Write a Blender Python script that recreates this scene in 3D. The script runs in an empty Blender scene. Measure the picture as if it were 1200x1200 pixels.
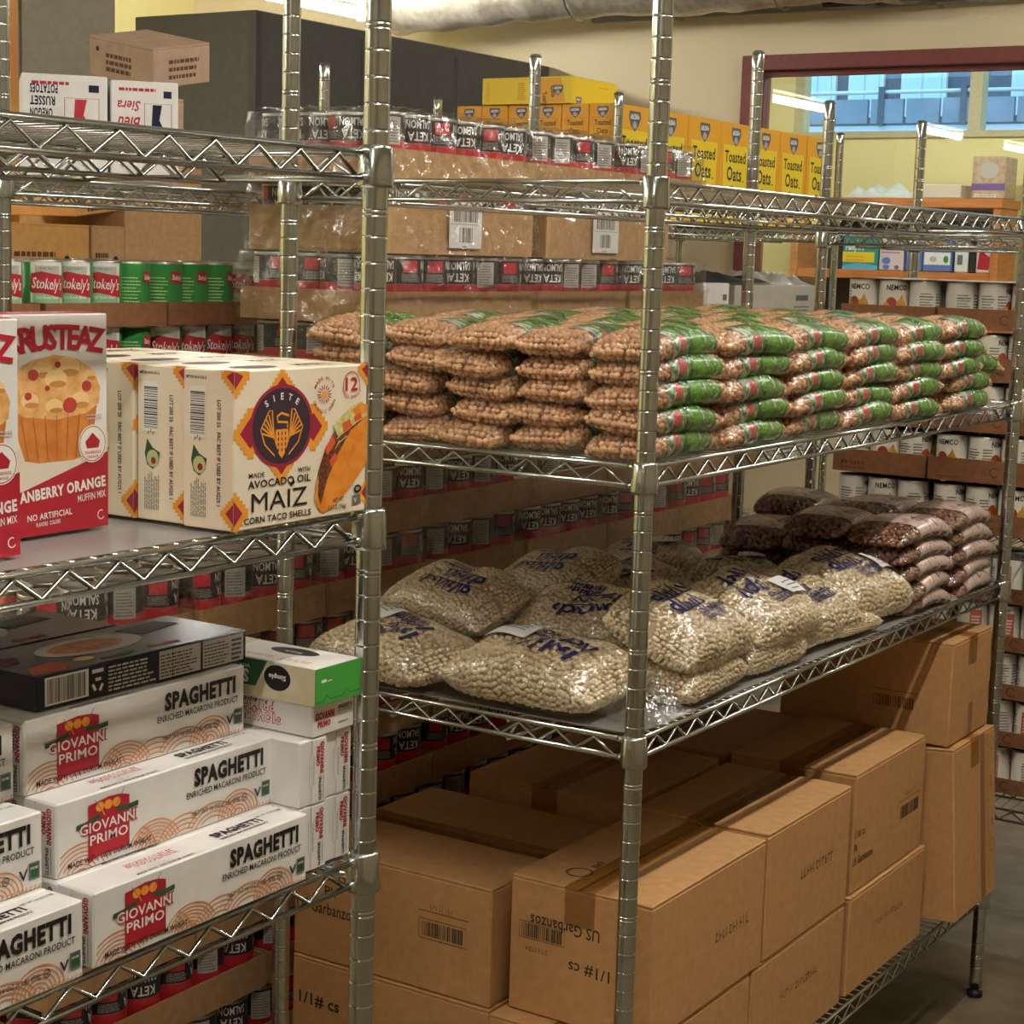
import bpy, bmesh, math, random
from math import sin, cos, pi, radians as R
from mathutils import Matrix, Vector, Euler, noise
random.seed(7)
C = bpy.context.scene.collection
SC = bpy.context.scene

# ---------------------------------------------------------------- camera, exposure, world
FPX = 2128.07
CAM = Vector((-2.0085, -1.0874, 1.4739)); YAW, PIT, ROL = 0.5691, 0.1413, -0.0295
fwd = Vector((cos(YAW)*cos(PIT), sin(YAW)*cos(PIT), -sin(PIT)))
rgt = Vector((sin(YAW), -cos(YAW), 0)); dwn = fwd.cross(rgt)
r2 = rgt*cos(ROL) + dwn*sin(ROL); d2 = dwn*cos(ROL) - rgt*sin(ROL)
cd = bpy.data.cameras.new('camera'); cam = bpy.data.objects.new('camera', cd); C.objects.link(cam)
cd.sensor_width = 36.0; cd.lens = FPX/1200*36.0; cd.clip_start = 0.02; cd.clip_end = 200
cam.matrix_world = Matrix(((r2.x, -d2.x, -fwd.x, CAM.x), (r2.y, -d2.y, -fwd.y, CAM.y), (r2.z, -d2.z, -fwd.z, CAM.z), (0, 0, 0, 1)))
SC.camera = cam
SC.view_settings.view_transform = 'Standard'; SC.view_settings.look = 'None'
SC.view_settings.gamma = 1.0; SC.view_settings.use_curve_mapping = False
SC.view_settings.exposure = 0.62
try:
    SC.cycles.transparent_max_bounces = 24
except Exception: pass
w = bpy.data.worlds.new('sky'); SC.world = w; w.use_nodes = True
w.node_tree.nodes['Background'].inputs[0].default_value = (.38, .68, 1.0, 1); w.node_tree.nodes['Background'].inputs[1].default_value = 2.2
TUBE = 62.0            # radiance of the fluorescent tubes
TUBE_COL = (1.0, .955, .87)

# ---------------------------------------------------------------- materials
MATS = {}
def s2l(c): return tuple(((x/255)/12.92 if x/255 <= .04045 else ((x/255+.055)/1.055)**2.4) for x in c)
def base(name):
    m = bpy.data.materials.new(name); m.use_nodes = True; MATS[name] = m
    return m, m.node_tree.nodes, m.node_tree.links, m.node_tree.nodes['Principled BSDF']
def ink(name, rgb, rough=.45, spec=.4):
    if name in MATS: return MATS[name]
    m, n, l, b = base(name); b.inputs['Base Color'].default_value = (*s2l(rgb), 1); b.inputs['Roughness'].default_value = rough
    b.inputs['Specular IOR Level'].default_value = spec
    return m
def grainy(name, rgb1, rgb2, scale=40, rough=.7, bump=0, detail=4, stretch=(1, 1, 1), metal=0, lo=.35, hi=.65, spec=.3):
    if name in MATS: return MATS[name]
    m, n, l, b = base(name)
    tc = n.new('ShaderNodeTexCoord'); mp = n.new('ShaderNodeMapping'); mp.inputs['Scale'].default_value = stretch
    nz = n.new('ShaderNodeTexNoise'); nz.inputs['Scale'].default_value = scale; nz.inputs['Detail'].default_value = detail
    cr = n.new('ShaderNodeValToRGB'); cr.color_ramp.elements[0].position = lo; cr.color_ramp.elements[1].position = hi
    cr.color_ramp.elements[0].color = (*s2l(rgb1), 1); cr.color_ramp.elements[1].color = (*s2l(rgb2), 1)
    l.new(tc.outputs['Object'], mp.inputs['Vector']); l.new(mp.outputs[0], nz.inputs['Vector']); l.new(nz.outputs['Fac'], cr.inputs[0]); l.new(cr.outputs[0], b.inputs['Base Color'])
    b.inputs['Roughness'].default_value = rough; b.inputs['Metallic'].default_value = metal; b.inputs['Specular IOR Level'].default_value = spec
    if bump:
        bp = n.new('ShaderNodeBump'); bp.inputs['Strength'].default_value = bump; bp.inputs['Distance'].default_value = .01
        l.new(nz.outputs['Fac'], bp.inputs['Height']); l.new(bp.outputs[0], b.inputs['Normal'])
    return m
def chrome(name, rgb, rough, aniso=0):
    m, n, l, b = base(name); b.inputs['Base Color'].default_value = (*rgb, 1); b.inputs['Metallic'].default_value = 1; b.inputs['Roughness'].default_value = rough
    return m
def film(name, amount=.16, scale=30, bump=.6, rough=.12, tint=(1, 1, 1), haze=.0):
    m, n, l, b = base(name); n.remove(b); out = n['Material Output']
    tr = n.new('ShaderNodeBsdfTransparent'); tr.inputs[0].default_value = (*tint, 1)
    gl = n.new('ShaderNodeBsdfGlossy'); gl.inputs['Roughness'].default_value = rough
    tc = n.new('ShaderNodeTexCoord'); nz = n.new('ShaderNodeTexNoise'); nz.inputs['Scale'].default_value = scale; nz.inputs['Detail'].default_value = 3; nz.inputs['Distortion'].default_value = 1.2
    bp = n.new('ShaderNodeBump'); bp.inputs['Strength'].default_value = bump; bp.inputs['Distance'].default_value = .01
    l.new(tc.outputs['Object'], nz.inputs['Vector']); l.new(nz.outputs['Fac'], bp.inputs['Height']); l.new(bp.outputs[0], gl.inputs['Normal'])
    mx = n.new('ShaderNodeMixShader'); mx.inputs[0].default_value = amount
    l.new(tr.outputs[0], mx.inputs[1]); l.new(gl.outputs[0], mx.inputs[2])
    if haze:
        df = n.new('ShaderNodeBsdfDiffuse'); df.inputs[0].default_value = (.8, .8, .78, 1); m2 = n.new('ShaderNodeMixShader'); m2.inputs[0].default_value = haze
        l.new(mx.outputs[0], m2.inputs[1]); l.new(df.outputs[0], m2.inputs[2]); l.new(m2.outputs[0], out.inputs[0])
    else: l.new(mx.outputs[0], out.inputs[0])
    return m
def beans(name, c1, c2, rough=.4):
    m, n, l, b = base(name); g = n.new('ShaderNodeNewGeometry'); cr = n.new('ShaderNodeValToRGB')
    cr.color_ramp.elements[0].color = (*s2l(c1), 1); cr.color_ramp.elements[1].color = (*s2l(c2), 1)
    l.new(g.outputs['Random Per Island'], cr.inputs[0]); l.new(cr.outputs[0], b.inputs['Base Color']); b.inputs['Roughness'].default_value = rough
    return m
def emit(name, rgb, s):
    m, n, l, b = base(name); b.inputs['Base Color'].default_value = (0, 0, 0, 1); b.inputs['Emission Color'].default_value = (*rgb, 1); b.inputs['Emission Strength'].default_value = s
    return m
CHROME = chrome('chrome_wire', (.64, .68, .67), .16); POST = chrome('chrome_post', (.56, .60, .59), .15)
DARKPL = ink('black_plastic', (28, 28, 30), .5)
KRAFT = grainy('kraft_card', (190, 144, 94), (200, 154, 102), 60, .75, .03)
KRAFT2 = grainy('pale_kraft_card', (186, 148, 104), (200, 162, 116), 60, .7, .03)
KRAFT3 = grainy('brown_tray_card', (136, 92, 62), (150, 104, 72), 60, .75, .03)
TAPE = film('packing_tape', .1, 20, .1, .2, (.9, .84, .72))
WRAP = film('shrink_wrap', .2, 30, .6, .12, (.96, .96, .96), .0)
BAGF = film('bag_film', .24, 60, .7, .2, (1, .99, .97))
BAGW = film('bag_film_loose', .22, 40, .7, .17, (1, .99, .96), .02)
LINER = film('shelf_liner_sheet', .36, 8, .05, .07, (.6, .58, .56), .22)
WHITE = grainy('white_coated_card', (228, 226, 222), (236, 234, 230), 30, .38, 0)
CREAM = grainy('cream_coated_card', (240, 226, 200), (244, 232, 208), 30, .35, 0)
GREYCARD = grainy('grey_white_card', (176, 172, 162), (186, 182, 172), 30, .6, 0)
BLACK = ink('ink_black', (28, 26, 28)); NAVY = ink('ink_navy', (22, 30, 58), .25); WHITEI = ink('ink_white', (240, 238, 232)); RED = ink('ink_red', (178, 30, 48)); MAROON = ink('ink_maroon', (158, 34, 66))
ORANGE = ink('ink_orange', (240, 160, 52)); BURNT = ink('ink_burnt_orange', (218, 140, 84)); GREY = ink('ink_grey', (110, 108, 106)); GREEN = ink('ink_green', (58, 150, 60)); DGREEN = ink('ink_dark_green', (44, 88, 60)); YELLOW = ink('ink_yellow', (246, 214, 40)); OATY = ink('oat_box_orange', (246, 182, 46), .4)
PLUM = ink('ink_plum', (60, 46, 58)); BROWNI = ink('ink_brown', (92, 62, 40)); PALE = ink('ink_pale_grey', (190, 186, 180)); TIN = chrome('tin_can', (.7, .7, .68), .28)

# ---------------------------------------------------------------- mesh building
class MB:
    def __init__(s): s.v = []; s.f = []; s.mi = []; s.sm = []
    def add(s, v, f, mi=0, smooth=False):
        o = len(s.v); s.v += [tuple(p) for p in v]
        for q in f: s.f.append(tuple(i+o for i in q)); s.mi.append(mi); s.sm.append(smooth)
    def box(s, a, b, mi=0, M=None):
        x0, y0, z0 = a; x1, y1, z1 = b
        v = [(x0,y0,z0),(x1,y0,z0),(x1,y1,z0),(x0,y1,z0),(x0,y0,z1),(x1,y0,z1),(x1,y1,z1),(x0,y1,z1)]
        if M: v = [M @ Vector(p) for p in v]
        s.add(v, [(0,3,2,1),(4,5,6,7),(0,1,5,4),(1,2,6,5),(2,3,7,6),(3,0,4,7)], mi)
    def cbox(s, a, b, c=.002, mi=0):      # box with chamfered edges
        bm = bmesh.new(); bmesh.ops.create_cube(bm, size=1)
        for q in bm.verts: q.co = Vector([(a[i]+b[i])/2 + q.co[i]*(b[i]-a[i]) for i in range(3)])
        bmesh.ops.bevel(bm, geom=bm.edges[:], offset=c, segments=1, affect='EDGES', clamp_overlap=True)
        bm.verts.index_update(); s.add([q.co[:] for q in bm.verts], [[q.index for q in f.verts] for f in bm.faces], mi); bm.free()
    def tube(s, pts, r, n=6, mi=0, caps=True, closed=False):
        pts = [Vector(p) for p in pts]; V = []; F = []; k = len(pts); up0 = None
        for i, p in enumerate(pts):
            t = (pts[min(i+1, k-1)] - pts[max(i-1, 0)]); t.normalize()
            a = Vector((0, 0, 1)) if abs(t.z) < .9 else Vector((1, 0, 0))
            if up0 is not None: a = up0
            u = t.cross(a); u.normalize(); q = u.cross(t); up0 = q
            rr = r[i] if isinstance(r, (list, tuple)) else r
            V += [p + (u*cos(2*pi*j/n) + q*sin(2*pi*j/n))*rr for j in range(n)]
        for i in range(k-1):
            for j in range(n): F.append((i*n+j, i*n+(j+1) % n, (i+1)*n+(j+1) % n, (i+1)*n+j))
        if caps: F.append(tuple(range(n-1, -1, -1))); F.append(tuple(range((k-1)*n, k*n)))
        s.add(V, F, mi, n > 4)
    def lathe(s, prof, n=16, mi=0, c=(0, 0)):   # prof: (r, z) or (r, z, mi of the band that follows)
        V = []; k = len(prof); o = len(s.v)
        for p in prof: V += [(c[0]+p[0]*cos(2*pi*j/n), c[1]+p[0]*sin(2*pi*j/n), p[1]) for j in range(n)]
        s.v += V
        for i in range(k-1):
            m = prof[i][2] if len(prof[i]) > 2 else mi
            for j in range(n): s.f.append((o+i*n+j, o+i*n+(j+1) % n, o+(i+1)*n+(j+1) % n, o+(i+1)*n+j)); s.mi.append(m); s.sm.append(True)
        s.f.append(tuple(o+j for j in range(n-1, -1, -1))); s.mi.append(mi); s.sm.append(False)
        s.f.append(tuple(o+(k-1)*n+j for j in range(n))); s.mi.append(prof[-1][2] if len(prof[-1]) > 2 else mi); s.sm.append(False)
    def mesh(s, name, mats):
        me = bpy.data.meshes.new(name); me.from_pydata(s.v, [], s.f)
        for m in (mats if isinstance(mats, (list, tuple)) else [mats]): me.materials.append(m)
        me.polygons.foreach_set('material_index', s.mi); me.polygons.foreach_set('use_smooth', s.sm); me.update(); return me
    def build(s, name, mats, parent=None, **k): return obj(name, s.mesh(name, mats), parent, **k)
def obj(name, me, parent=None, loc=None, rot=None, kind=None, label=None, cat=None, group=None):
    o = bpy.data.objects.new(name, me); C.objects.link(o)
    if parent: o.parent = parent
    if loc: o.location = loc
    if rot: o.rotation_euler = rot
    for k, v in (('kind', kind), ('label', label), ('category', cat), ('group', group)):
        if v: o[k] = v
    return o
def thing(name, label, cat, loc=(0, 0, 0), rot=(0, 0, 0), group=None):
    return obj(name, None, None, loc, rot, None, label, cat, group)
KIDS = {}
def dup(root, loc, rot=(0, 0, 0), label=None, group=None):
    r = root.copy(); C.objects.link(r); r.location = loc; r.rotation_euler = rot
    if label: r['label'] = label
    if group: r['group'] = group
    for ch in root.children:
        c = ch.copy(); C.objects.link(c); c.parent = r
        for g in ch.children:
            d = g.copy(); C.objects.link(d); d.parent = c
    return r
class Place:      # first use moves the prototype itself, later uses copy it
    def __init__(s, root): s.root = root; s.used = False
    def put(s, loc, rot=(0, 0, 0), label=None, group=None):
        if s.used: return dup(s.root, loc, rot, label, group)
        s.used = True; s.root.location = loc; s.root.rotation_euler = rot
        if label: s.root['label'] = label
        if group: s.root['group'] = group
        return s.root
ORD = ['', 'first', 'second', 'third', 'fourth', 'fifth', 'sixth', 'seventh', 'eighth', 'ninth', 'tenth']
LAY = ['bottom', 'second', 'third', 'fourth', 'top']

# ---------------------------------------------------------------- flat print (lettering, pictures) on faces
TXT = {}
def text_geo(s, bold, slant=0):
    k = (s, bold, slant)
    if k not in TXT:
        cu = bpy.data.curves.new('t', 'FONT'); cu.body = s; cu.size = 1; cu.offset = bold; cu.space_character = 1+bold*2.2; cu.resolution_u = 2; cu.shear = slant; cu.fill_mode = 'FRONT'
        o = bpy.data.objects.new('t', cu); C.objects.link(o); dg = bpy.context.evaluated_depsgraph_get(); dg.update()
        me = bpy.data.meshes.new_from_object(o.evaluated_get(dg)); v = [(q.co.x, q.co.y) for q in me.vertices]; f = [tuple(p.vertices) for p in me.polygons]
        bpy.data.objects.remove(o); bpy.data.meshes.remove(me); bpy.data.curves.remove(cu)
        if not v: v = [(0, 0), (1, 0), (0, 1)]; f = [(0, 1, 2)]
        x0 = min(p[0] for p in v); x1 = max(p[0] for p in v)
        TXT[k] = ([((p[0]-x0)/.72, p[1]/.72) for p in v], f, (x1-x0)/.72)
    return TXT[k]
class Print:      # units: millimetres on the face
    def __init__(s): s.V = []; s.F = []; s.MI = []; s.M = []; s.lay = 0
    def m(s, mat):
        if mat not in s.M: s.M.append(mat)
        return s.M.index(mat)
    def raw(s, pts, faces, mat):
        s.lay += 1; o = len(s.V); s.V += [(x, y, s.lay) for x, y in pts]; i = s.m(mat)
        for f in faces: s.F.append(tuple(a+o for a in f)); s.MI.append(i)
    def poly(s, pts, mat): s.raw(pts, [tuple(range(len(pts)))], mat)
    def rect(s, x, y, w, h, mat): s.poly([(x, y), (x+w, y), (x+w, y+h), (x, y+h)], mat)
    def ell(s, cx, cy, rx, ry, mat, n=28, rot=0): s.poly([(cx+rx*cos(a)*cos(rot)-ry*sin(a)*sin(rot), cy+rx*cos(a)*sin(rot)+ry*sin(a)*cos(rot)) for a in [2*pi*i/n for i in range(n)]], mat)
    def stroke(s, pts, wd, mat):
        V = []; F = []; k = len(pts)
        for i in range(k):
            a = pts[max(i-1, 0)]; b = pts[min(i+1, k-1)]; dx, dy = b[0]-a[0], b[1]-a[1]; d = math.hypot(dx, dy) or 1
            nx, ny = -dy/d*wd/2, dx/d*wd/2; V += [(pts[i][0]+nx, pts[i][1]+ny), (pts[i][0]-nx, pts[i][1]-ny)]
        for i in range(k-1): F.append((2*i+1, 2*i+3, 2*i+2, 2*i))
        s.raw(V, F, mat)
    def arc(s, cx, cy, r, a0, a1, wd, mat, n=14): s.stroke([(cx+r*cos(R(a0+(a1-a0)*i/n)), cy+r*sin(R(a0+(a1-a0)*i/n))) for i in range(n+1)], wd, mat)
    def text(s, t, x, y, h, mat, w=None, align='l', rot=0, bold=.02, slant=0, flip=False):
        v, f, tw = text_geo(t, bold, slant); sx = (w/tw) if w else h
        W = tw*sx; ox = {'l': 0, 'c': -W/2, 'r': -W}[align]; c, sn = cos(R(rot)), sin(R(rot)); o = []
        for a, b in v:
            X = a*sx+ox; Y = b*h
            if flip: X, Y = -X, -Y
            o.append((x+X*c-Y*sn, y+X*sn+Y*c))
        s.raw(o, f, mat)
    def arctext(s, t, cx, cy, r, h, a_mid, a_span, mat, bold=.02, inside=False):
        n = len(t)
        for i, ch in enumerate(t):
            if ch == ' ': continue
            k = (i/(n-1)-.5)
            a = R(a_mid + (k if inside else -k)*a_span); s.text(ch, cx+r*cos(a), cy+r*sin(a), h, mat, None, 'c', math.degrees(a)+(90 if inside else -90), bold)
    def barcode(s, x, y, w, h, mat=None, bg=None, vert=False, seed=1, n=24):
        if bg: s.rect(x-w*.06, y-h*.08, w*1.12, h*1.16, bg)
        rr = random.Random(seed); L = h if vert else w; t = 0; st = L/(n*1.6); V = []; F = []
        while t < L-st:
            b = st*rr.choice((.5, .8, 1.3)); o = len(V)
            V += [(x, y+t), (x+w, y+t), (x+w, y+t+b), (x, y+t+b)] if vert else [(x+t, y), (x+t+b, y), (x+t+b, y+h), (x+t, y+h)]
            F.append((o, o+1, o+2, o+3)); t += b + st*rr.choice((.5, .8, 1.2))
        s.raw(V, F, mat or BLACK)
    def lines(s, x, y, w, h, n, mat, fill=.45, seed=3, vert=False):     # unreadably small paragraphs: rows of short dashes
        rr = random.Random(seed); V = []; F = []
        for i in range(n):
            yy = y+h-(i+1)*h/n; xx = x; end = x+w*rr.uniform(.75, 1)
            while xx < end:
                l = min(rr.uniform(.06, .16)*w, end-xx); o = len(V); q = [(xx, yy), (xx+l, yy), (xx+l, yy+h/n*fill), (xx, yy+h/n*fill)]
                V += [(x+(b-y)/h*w, y+(a-x)/w*h) for a, b in q] if vert else q
                F.append((o+3, o+2, o+1, o) if vert else (o, o+1, o+2, o+3)); xx += l+w*.025
        s.raw(V, F, mat)
    def build(s, name, parent, o, U, Vv, eps=.0003, dl=.000011, fn=None, label=None):
        dl = min(dl, .0006/max(s.lay, 1)); U = Vector(U); Vv = Vector(Vv); N = U.cross(Vv); o = Vector(o); mb = MB()
        if fn: v = [fn(x/1000, y/1000, eps+l*dl) for x, y, l in s.V]
        else: v = [o+U*(x/1000)+Vv*(y/1000)+N*(eps+l*dl) for x, y, l in s.V]
        mb.v = [tuple(p) for p in v]; mb.f = s.F; mb.mi = s.MI; mb.sm = [False]*len(s.F)
        return mb.build(name, s.M, parent, label=label)
# faces of a box standing on its origin corner (0,0,0)..(w,d,h): front = -y, left = -x, top
def on_front(p, par, w, d, h, nm='front_print', **k): return p.build(nm, par, (0, 0, 0), (1, 0, 0), (0, 0, 1), **k)
def on_left(p, par, w, d, h, nm='side_print', **k): return p.build(nm, par, (0, d, 0), (0, -1, 0), (0, 0, 1), **k)
def on_top(p, par, w, d, h, nm='top_print', **k): return p.build(nm, par, (0, 0, h), (1, 0, 0), (0, 1, 0), **k)
# ---------------------------------------------------------------- the room
S1, S2, S3, S4 = 1.570, 1.2145, .859, .228
CONC = grainy('concrete_floor', (104, 92, 70), (126, 112, 88), 14, .55, .05, 8)
WALLM = grainy('cream_wall_paint', (240, 226, 190), (243, 230, 196), 90, .8, .02)
WALLY = grainy('yellow_wall_paint', (242, 232, 164), (245, 236, 172), 90, .8, .02)
CEIL = grainy('ceiling_paint', (170, 160, 142), (178, 168, 150), 60, .85, .02)
FRAMEM = grainy('maroon_frame_paint', (132, 74, 72), (140, 80, 78), 50, .45)
ALU = grainy('pale_sash', (196, 190, 150), (204, 198, 160), 40, .5)
X0, X1, Y0, Y1, ZC = -4.4, 4.8, -3.0, 5.2, 2.86
def slab(name, a, b, m, kind='structure'):
    mb = MB(); mb.box(a, b); return mb.build(name, m, kind=kind)
slab('floor', (X0-.1, Y0-.1, -.1), (8.7, 6.4, 0), CONC)
slab('ceiling', (X0-.1, Y0-.1, ZC), (X1+.1, Y1+.1, ZC+.1), CEIL)
slab('wall_left', (X0-.1, Y1, 0), (X1+.1, Y1+.1, ZC), WALLY)
WALLT = grainy('tan_wall_paint', (150, 136, 112), (156, 142, 118), 90, .8, .02)
slab('wall_right', (X0-.1, Y0-.1, 0), (X1+.1, Y0, ZC), WALLT)
slab('wall_front', (X0-.1, Y0, 0), (X0, Y1, ZC), WALLT)
# wall with the inside window: opening y -1.6..2.16, z .9..2.235
WY0, WY1, WZ0, WZ1 = -1.6, 2.165, .9, 2.238
mb = MB(); mb.box((X1, Y0, 0), (X1+.1, Y1, WZ0)); mb.box((X1, Y0, WZ1), (X1+.1, Y1, ZC)); mb.box((X1, Y0, WZ0), (X1+.1, WY0, WZ1)); mb.box((X1, WY1, WZ0), (X1+.1, Y1, WZ1))
mb.build('wall_back', WALLM, kind='structure')
win = obj('window_1', None, kind='structure'); win.location = (X1, 0, 0)
fw = .05
for nm, a, b in (('window_head', (-.03, WY0-fw, WZ1-.01), (.13, WY1+fw, WZ1+fw)), ('window_sill', (-.03, WY0-fw, WZ0-fw), (.13, WY1+fw, WZ0+.01)), ('window_jamb', (-.03, WY1-.01, WZ0), (.13, WY1+fw, WZ1)), ('window_jamb', (-.03, WY0-fw, WZ0), (.13, WY0+.01, WZ1))):
    mb = MB(); mb.cbox(a, b, .004); mb.build(nm, FRAMEM, win)
for nm, a, b in (('glazing_bead', (.02, WY0, WZ1-.03), (.06, WY1, WZ1-.008)), ('glazing_bead', (.02, WY1-.03, WZ0), (.06, WY1-.008, WZ1-.03))):
    mb = MB(); mb.box(a, b); mb.build(nm, FRAMEM, win)
def glass_mat():
    m, n, l, b = base('clear_glass'); n.remove(b); tr = n.new('ShaderNodeBsdfTransparent'); gl = n.new('ShaderNodeBsdfGlossy'); gl.inputs['Roughness'].default_value = 0
    tr.inputs[0].default_value = (.93, .96, .94, 1)
    mx = n.new('ShaderNodeMixShader'); mx.inputs[0].default_value = .09
    l.new(tr.outputs[0], mx.inputs[1]); l.new(gl.outputs[0], mx.inputs[2]); l.new(mx.outputs[0], n['Material Output'].inputs[0]); return m
GLASS = glass_mat()
mb = MB(); mb.add([(.04, WY0, WZ0), (.04, WY1, WZ0), (.04, WY1, WZ1), (.04, WY0, WZ1)], [(0, 1, 2, 3)]); mb.build('pane', GLASS, win)
# the room beyond the glass, with a high window to the street
slab('wall_beyond_left', (X1+.1, 4.6, 0), (8.6, 4.7, 3.3), WALLM)
slab('wall_beyond_right', (X1+.1, -3.1, 0), (8.6, -3.0, 3.3), WALLY)
slab('ceiling_beyond', (X1+.1, -3.1, 3.3), (8.7, 4.7, 3.4), CEIL)
FX = 8.5
mb = MB(); mb.box((FX, -3, 0), (FX+.12, 4.6, 2.25)); mb.box((FX, -3, 3.1), (FX+.12, 4.6, 3.3)); mb.box((FX, 3.66, 2.25), (FX+.12, 4.6, 3.1)); mb.box((FX, -3, 2.25), (FX+.12, -1, 3.1)); mb.build('wall_beyond_back', WALLY, kind='structure')
w2 = obj('window_2', None, kind='structure'); w2.location = (FX, 0, 0)
for nm, a, b in (('window_mullion', (.0, 2.485, 2.25), (.1, 2.56, 3.1)), ('window_sill', (-.03, -1, 2.225), (.12, 3.66, 2.262)), ('window_jamb', (.0, 3.6, 2.25), (.1, 3.66, 3.1)), ('window_mullion', (.0, 1.2, 2.25), (.1, 1.27, 3.1))):
    mb = MB(); mb.box(a, b); mb.build(nm, ALU, w2)
mb = MB(); mb.add([(.06, -1, 2.25), (.06, 3.66, 2.25), (.06, 3.66, 3.1), (.06, -1, 3.1)], [(0, 1, 2, 3)]); mb.build('pane', GLASS, w2)
# street: ground and a house with a gallery
STUCCO = grainy('grey_blue_siding', (78, 90, 102), (90, 102, 114), 20, .8); TRIMP = ink('pale_blue_trim', (206, 214, 218), .6); PANED = ink('bright_window_pane', (176, 206, 226), .12, .8)  # pane colour is pale blue, so the house windows stand out bright
slab('ground_outside', (8.7, -14, -.12), (40, 30, -.02), grainy('asphalt', (80, 80, 80), (96, 96, 96), 6, .9))
hs = thing('apartment_house', 'grey blue house with a balcony seen through the far high window', 'building', (17, 0, 0))
mb = MB(); mb.box((0, -6, 0), (5, 14, 9)); mb.build('facade', STUCCO, hs)
mb = MB(); mb.box((-1.3, 4.2, 2.72), (-.01, 7.6, 2.86)); mb.build('balcony_floor', TRIMP, hs)
BALC = grainy('pale_balcony_panel', (120, 136, 150), (136, 152, 166), 3, .7)
for k in range(9):
    mb = MB(); mb.box((-1.34, 4.22+k*.375, 2.88), (-1.29, 4.56+k*.375, 3.12)); mb.build('balcony_panel', BALC, hs)
mb = MB(); mb.tube([(-1.31, 4.2, 3.19), (-1.31, 7.6, 3.19)], .022); mb.build('balcony_rail', TRIMP, hs)
for y in (4.25, 5.1, 5.95, 6.8, 7.55):
    mb = MB(); mb.box((-1.36, y-.03, 2.86), (-1.26, y+.03, 3.24)); mb.build('balcony_post', STUCCO, hs)
for y, ww in ((7.0, .4), (6.45, .4), (5.75, .5), (4.75, .3), (3.55, .35)):
    mb = MB(); mb.box((-.06, y, 3.05), (-.005, y+ww, 4.4)); f = mb.build('house_window', TRIMP, hs)
    for u0, u1 in ((.05, ww/2-.015), (ww/2+.015, ww-.05)):
        mb = MB(); mb.box((-.075, y+u0, 3.1), (-.06, y+u1, 4.34)); mb.build('window_pane', PANED, f)
mb = MB(); mb.add([(-1.6, -6, 3.42), (-1.6, 4.05, 3.42), (-1.6, 4.05, 3.34), (-1.6, -6, 3.34), (0, -6, 3.95), (0, 4.05, 3.95), (0, 4.05, 3.85), (0, -6, 3.85)], [(0, 1, 5, 4), (3, 7, 6, 2), (0, 3, 2, 1), (0, 4, 7, 3), (1, 2, 6, 5), (4, 5, 6, 7)]); mb.build('porch_roof', TRIMP, hs)
for y in (3.95, 3.1, 1.9):
    mb = MB(); mb.box((-1.5, y-.05, 0), (-1.4, y+.05, 3.36)); mb.build('porch_post', TRIMP, hs)

# ---------------------------------------------------------------- fluorescent lamps: two rows along the room, unseen ones added beyond the glass
TUBEM = emit('fluorescent_tube', TUBE_COL, TUBE)
HOUSE = ink('lamp_housing_white', (225, 222, 214), .5)
def lamp_proto():
    t = thing('ceiling_lamp', '', 'lamp')
    mb = MB(); mb.cbox((-.62, -.06, .045), (.62, .06, .095), .006); mb.build('lamp_housing', HOUSE, t)
    mb = MB(); mb.tube([(-.58, 0, 0), (.58, 0, 0)], .024, 10); mb.build('lamp_tube', TUBEM, t)
    for x in (-.6, .6):
        mb = MB(); mb.box((x-.018, -.03, -.03), (x+.018, .03, .05)); mb.build('lamp_holder', HOUSE, t)
    for x in (-.5, .5):
        mb = MB(); mb.tube([(x, 0, .09), (x, 0, ZC-2.6)], .004, 5); mb.build('hanger_rod', CHROME, t)
    return t
LP = Place(lamp_proto())
for i, x in enumerate((3.62, .90, -1.35, -3.5)):
    LP.put((x, 3.7, 2.45), (0, 0, 0), ['fluorescent ceiling lamp glowing over the dark cold room', 'fluorescent lamp second in the rear row, seen mirrored in the glass', 'fluorescent lamp third in the rear row, seen mirrored in the glass', 'fluorescent lamp last in the rear row, behind the viewer'][i], 'ceiling lamps in the rear row')
for i, x in enumerate((3.4, .75, -1.0, -3.2)):
    LP.put((x, -.62, 2.6), (0, 0, 0), 'fluorescent ceiling lamp hung over the near aisle, %s from the window' % ORD[i+1], 'ceiling lamps over the aisle')
for i, y in enumerate((.6, 2.6)):  # pair of out-of-view lamps added to brighten the far room
    LP.put((6.6, y, 2.9), (0, 0, pi/2), 'added unseen lamp brightening the room beyond the glass, %s' % ('near the bookcase' if i else 'away from the bookcase'), 'added lamps beyond the glass')

# ---------------------------------------------------------------- wire shelving
PITCH = .0254
def post_mesh(h):
    pr = [(.0127, .02)]; zs = []
    z = 1.5117
    while z < h-.02: z += PITCH
    k = round((z-1.5117)/PITCH)
    while z > .06:
        if z < h-.015:
            zs.append(z)
            if k % 7 == 0: zs.append(z-.0048)
        z -= PITCH; k -= 1
    last = 0
    for z in sorted(zs):
        if z-last > .0045: pr += [(.0127, last+.0018), (.0127, z-.0018)] if last else [(.0127, z-.0018)]
        pr += [(.0127, z-.0009), (.0121, z-.0004), (.0121, z+.0004), (.0127, z+.0009)]; last = z
    pr += [(.0127, last+.0018)]
    pr += [(.0127, h-.002), (.0118, h)]
    mb = MB(); mb.lathe(pr, 16); return mb.mesh('post', POST)
def small(prof, mat, nm, n=16):
    mb = MB(); mb.lathe(prof, n); return mb.mesh(nm, mat)
FOOT = small([(.006, 0), (.016, .002), (.016, .012), (.007, .016), (.007, .022)], DARKPL, 'post_foot')
CAP = small([(.0129, 0), (.0129, .004), (.009, .008)], ink('grey_cap', (96, 96, 92), .4), 'post_cap')
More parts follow.
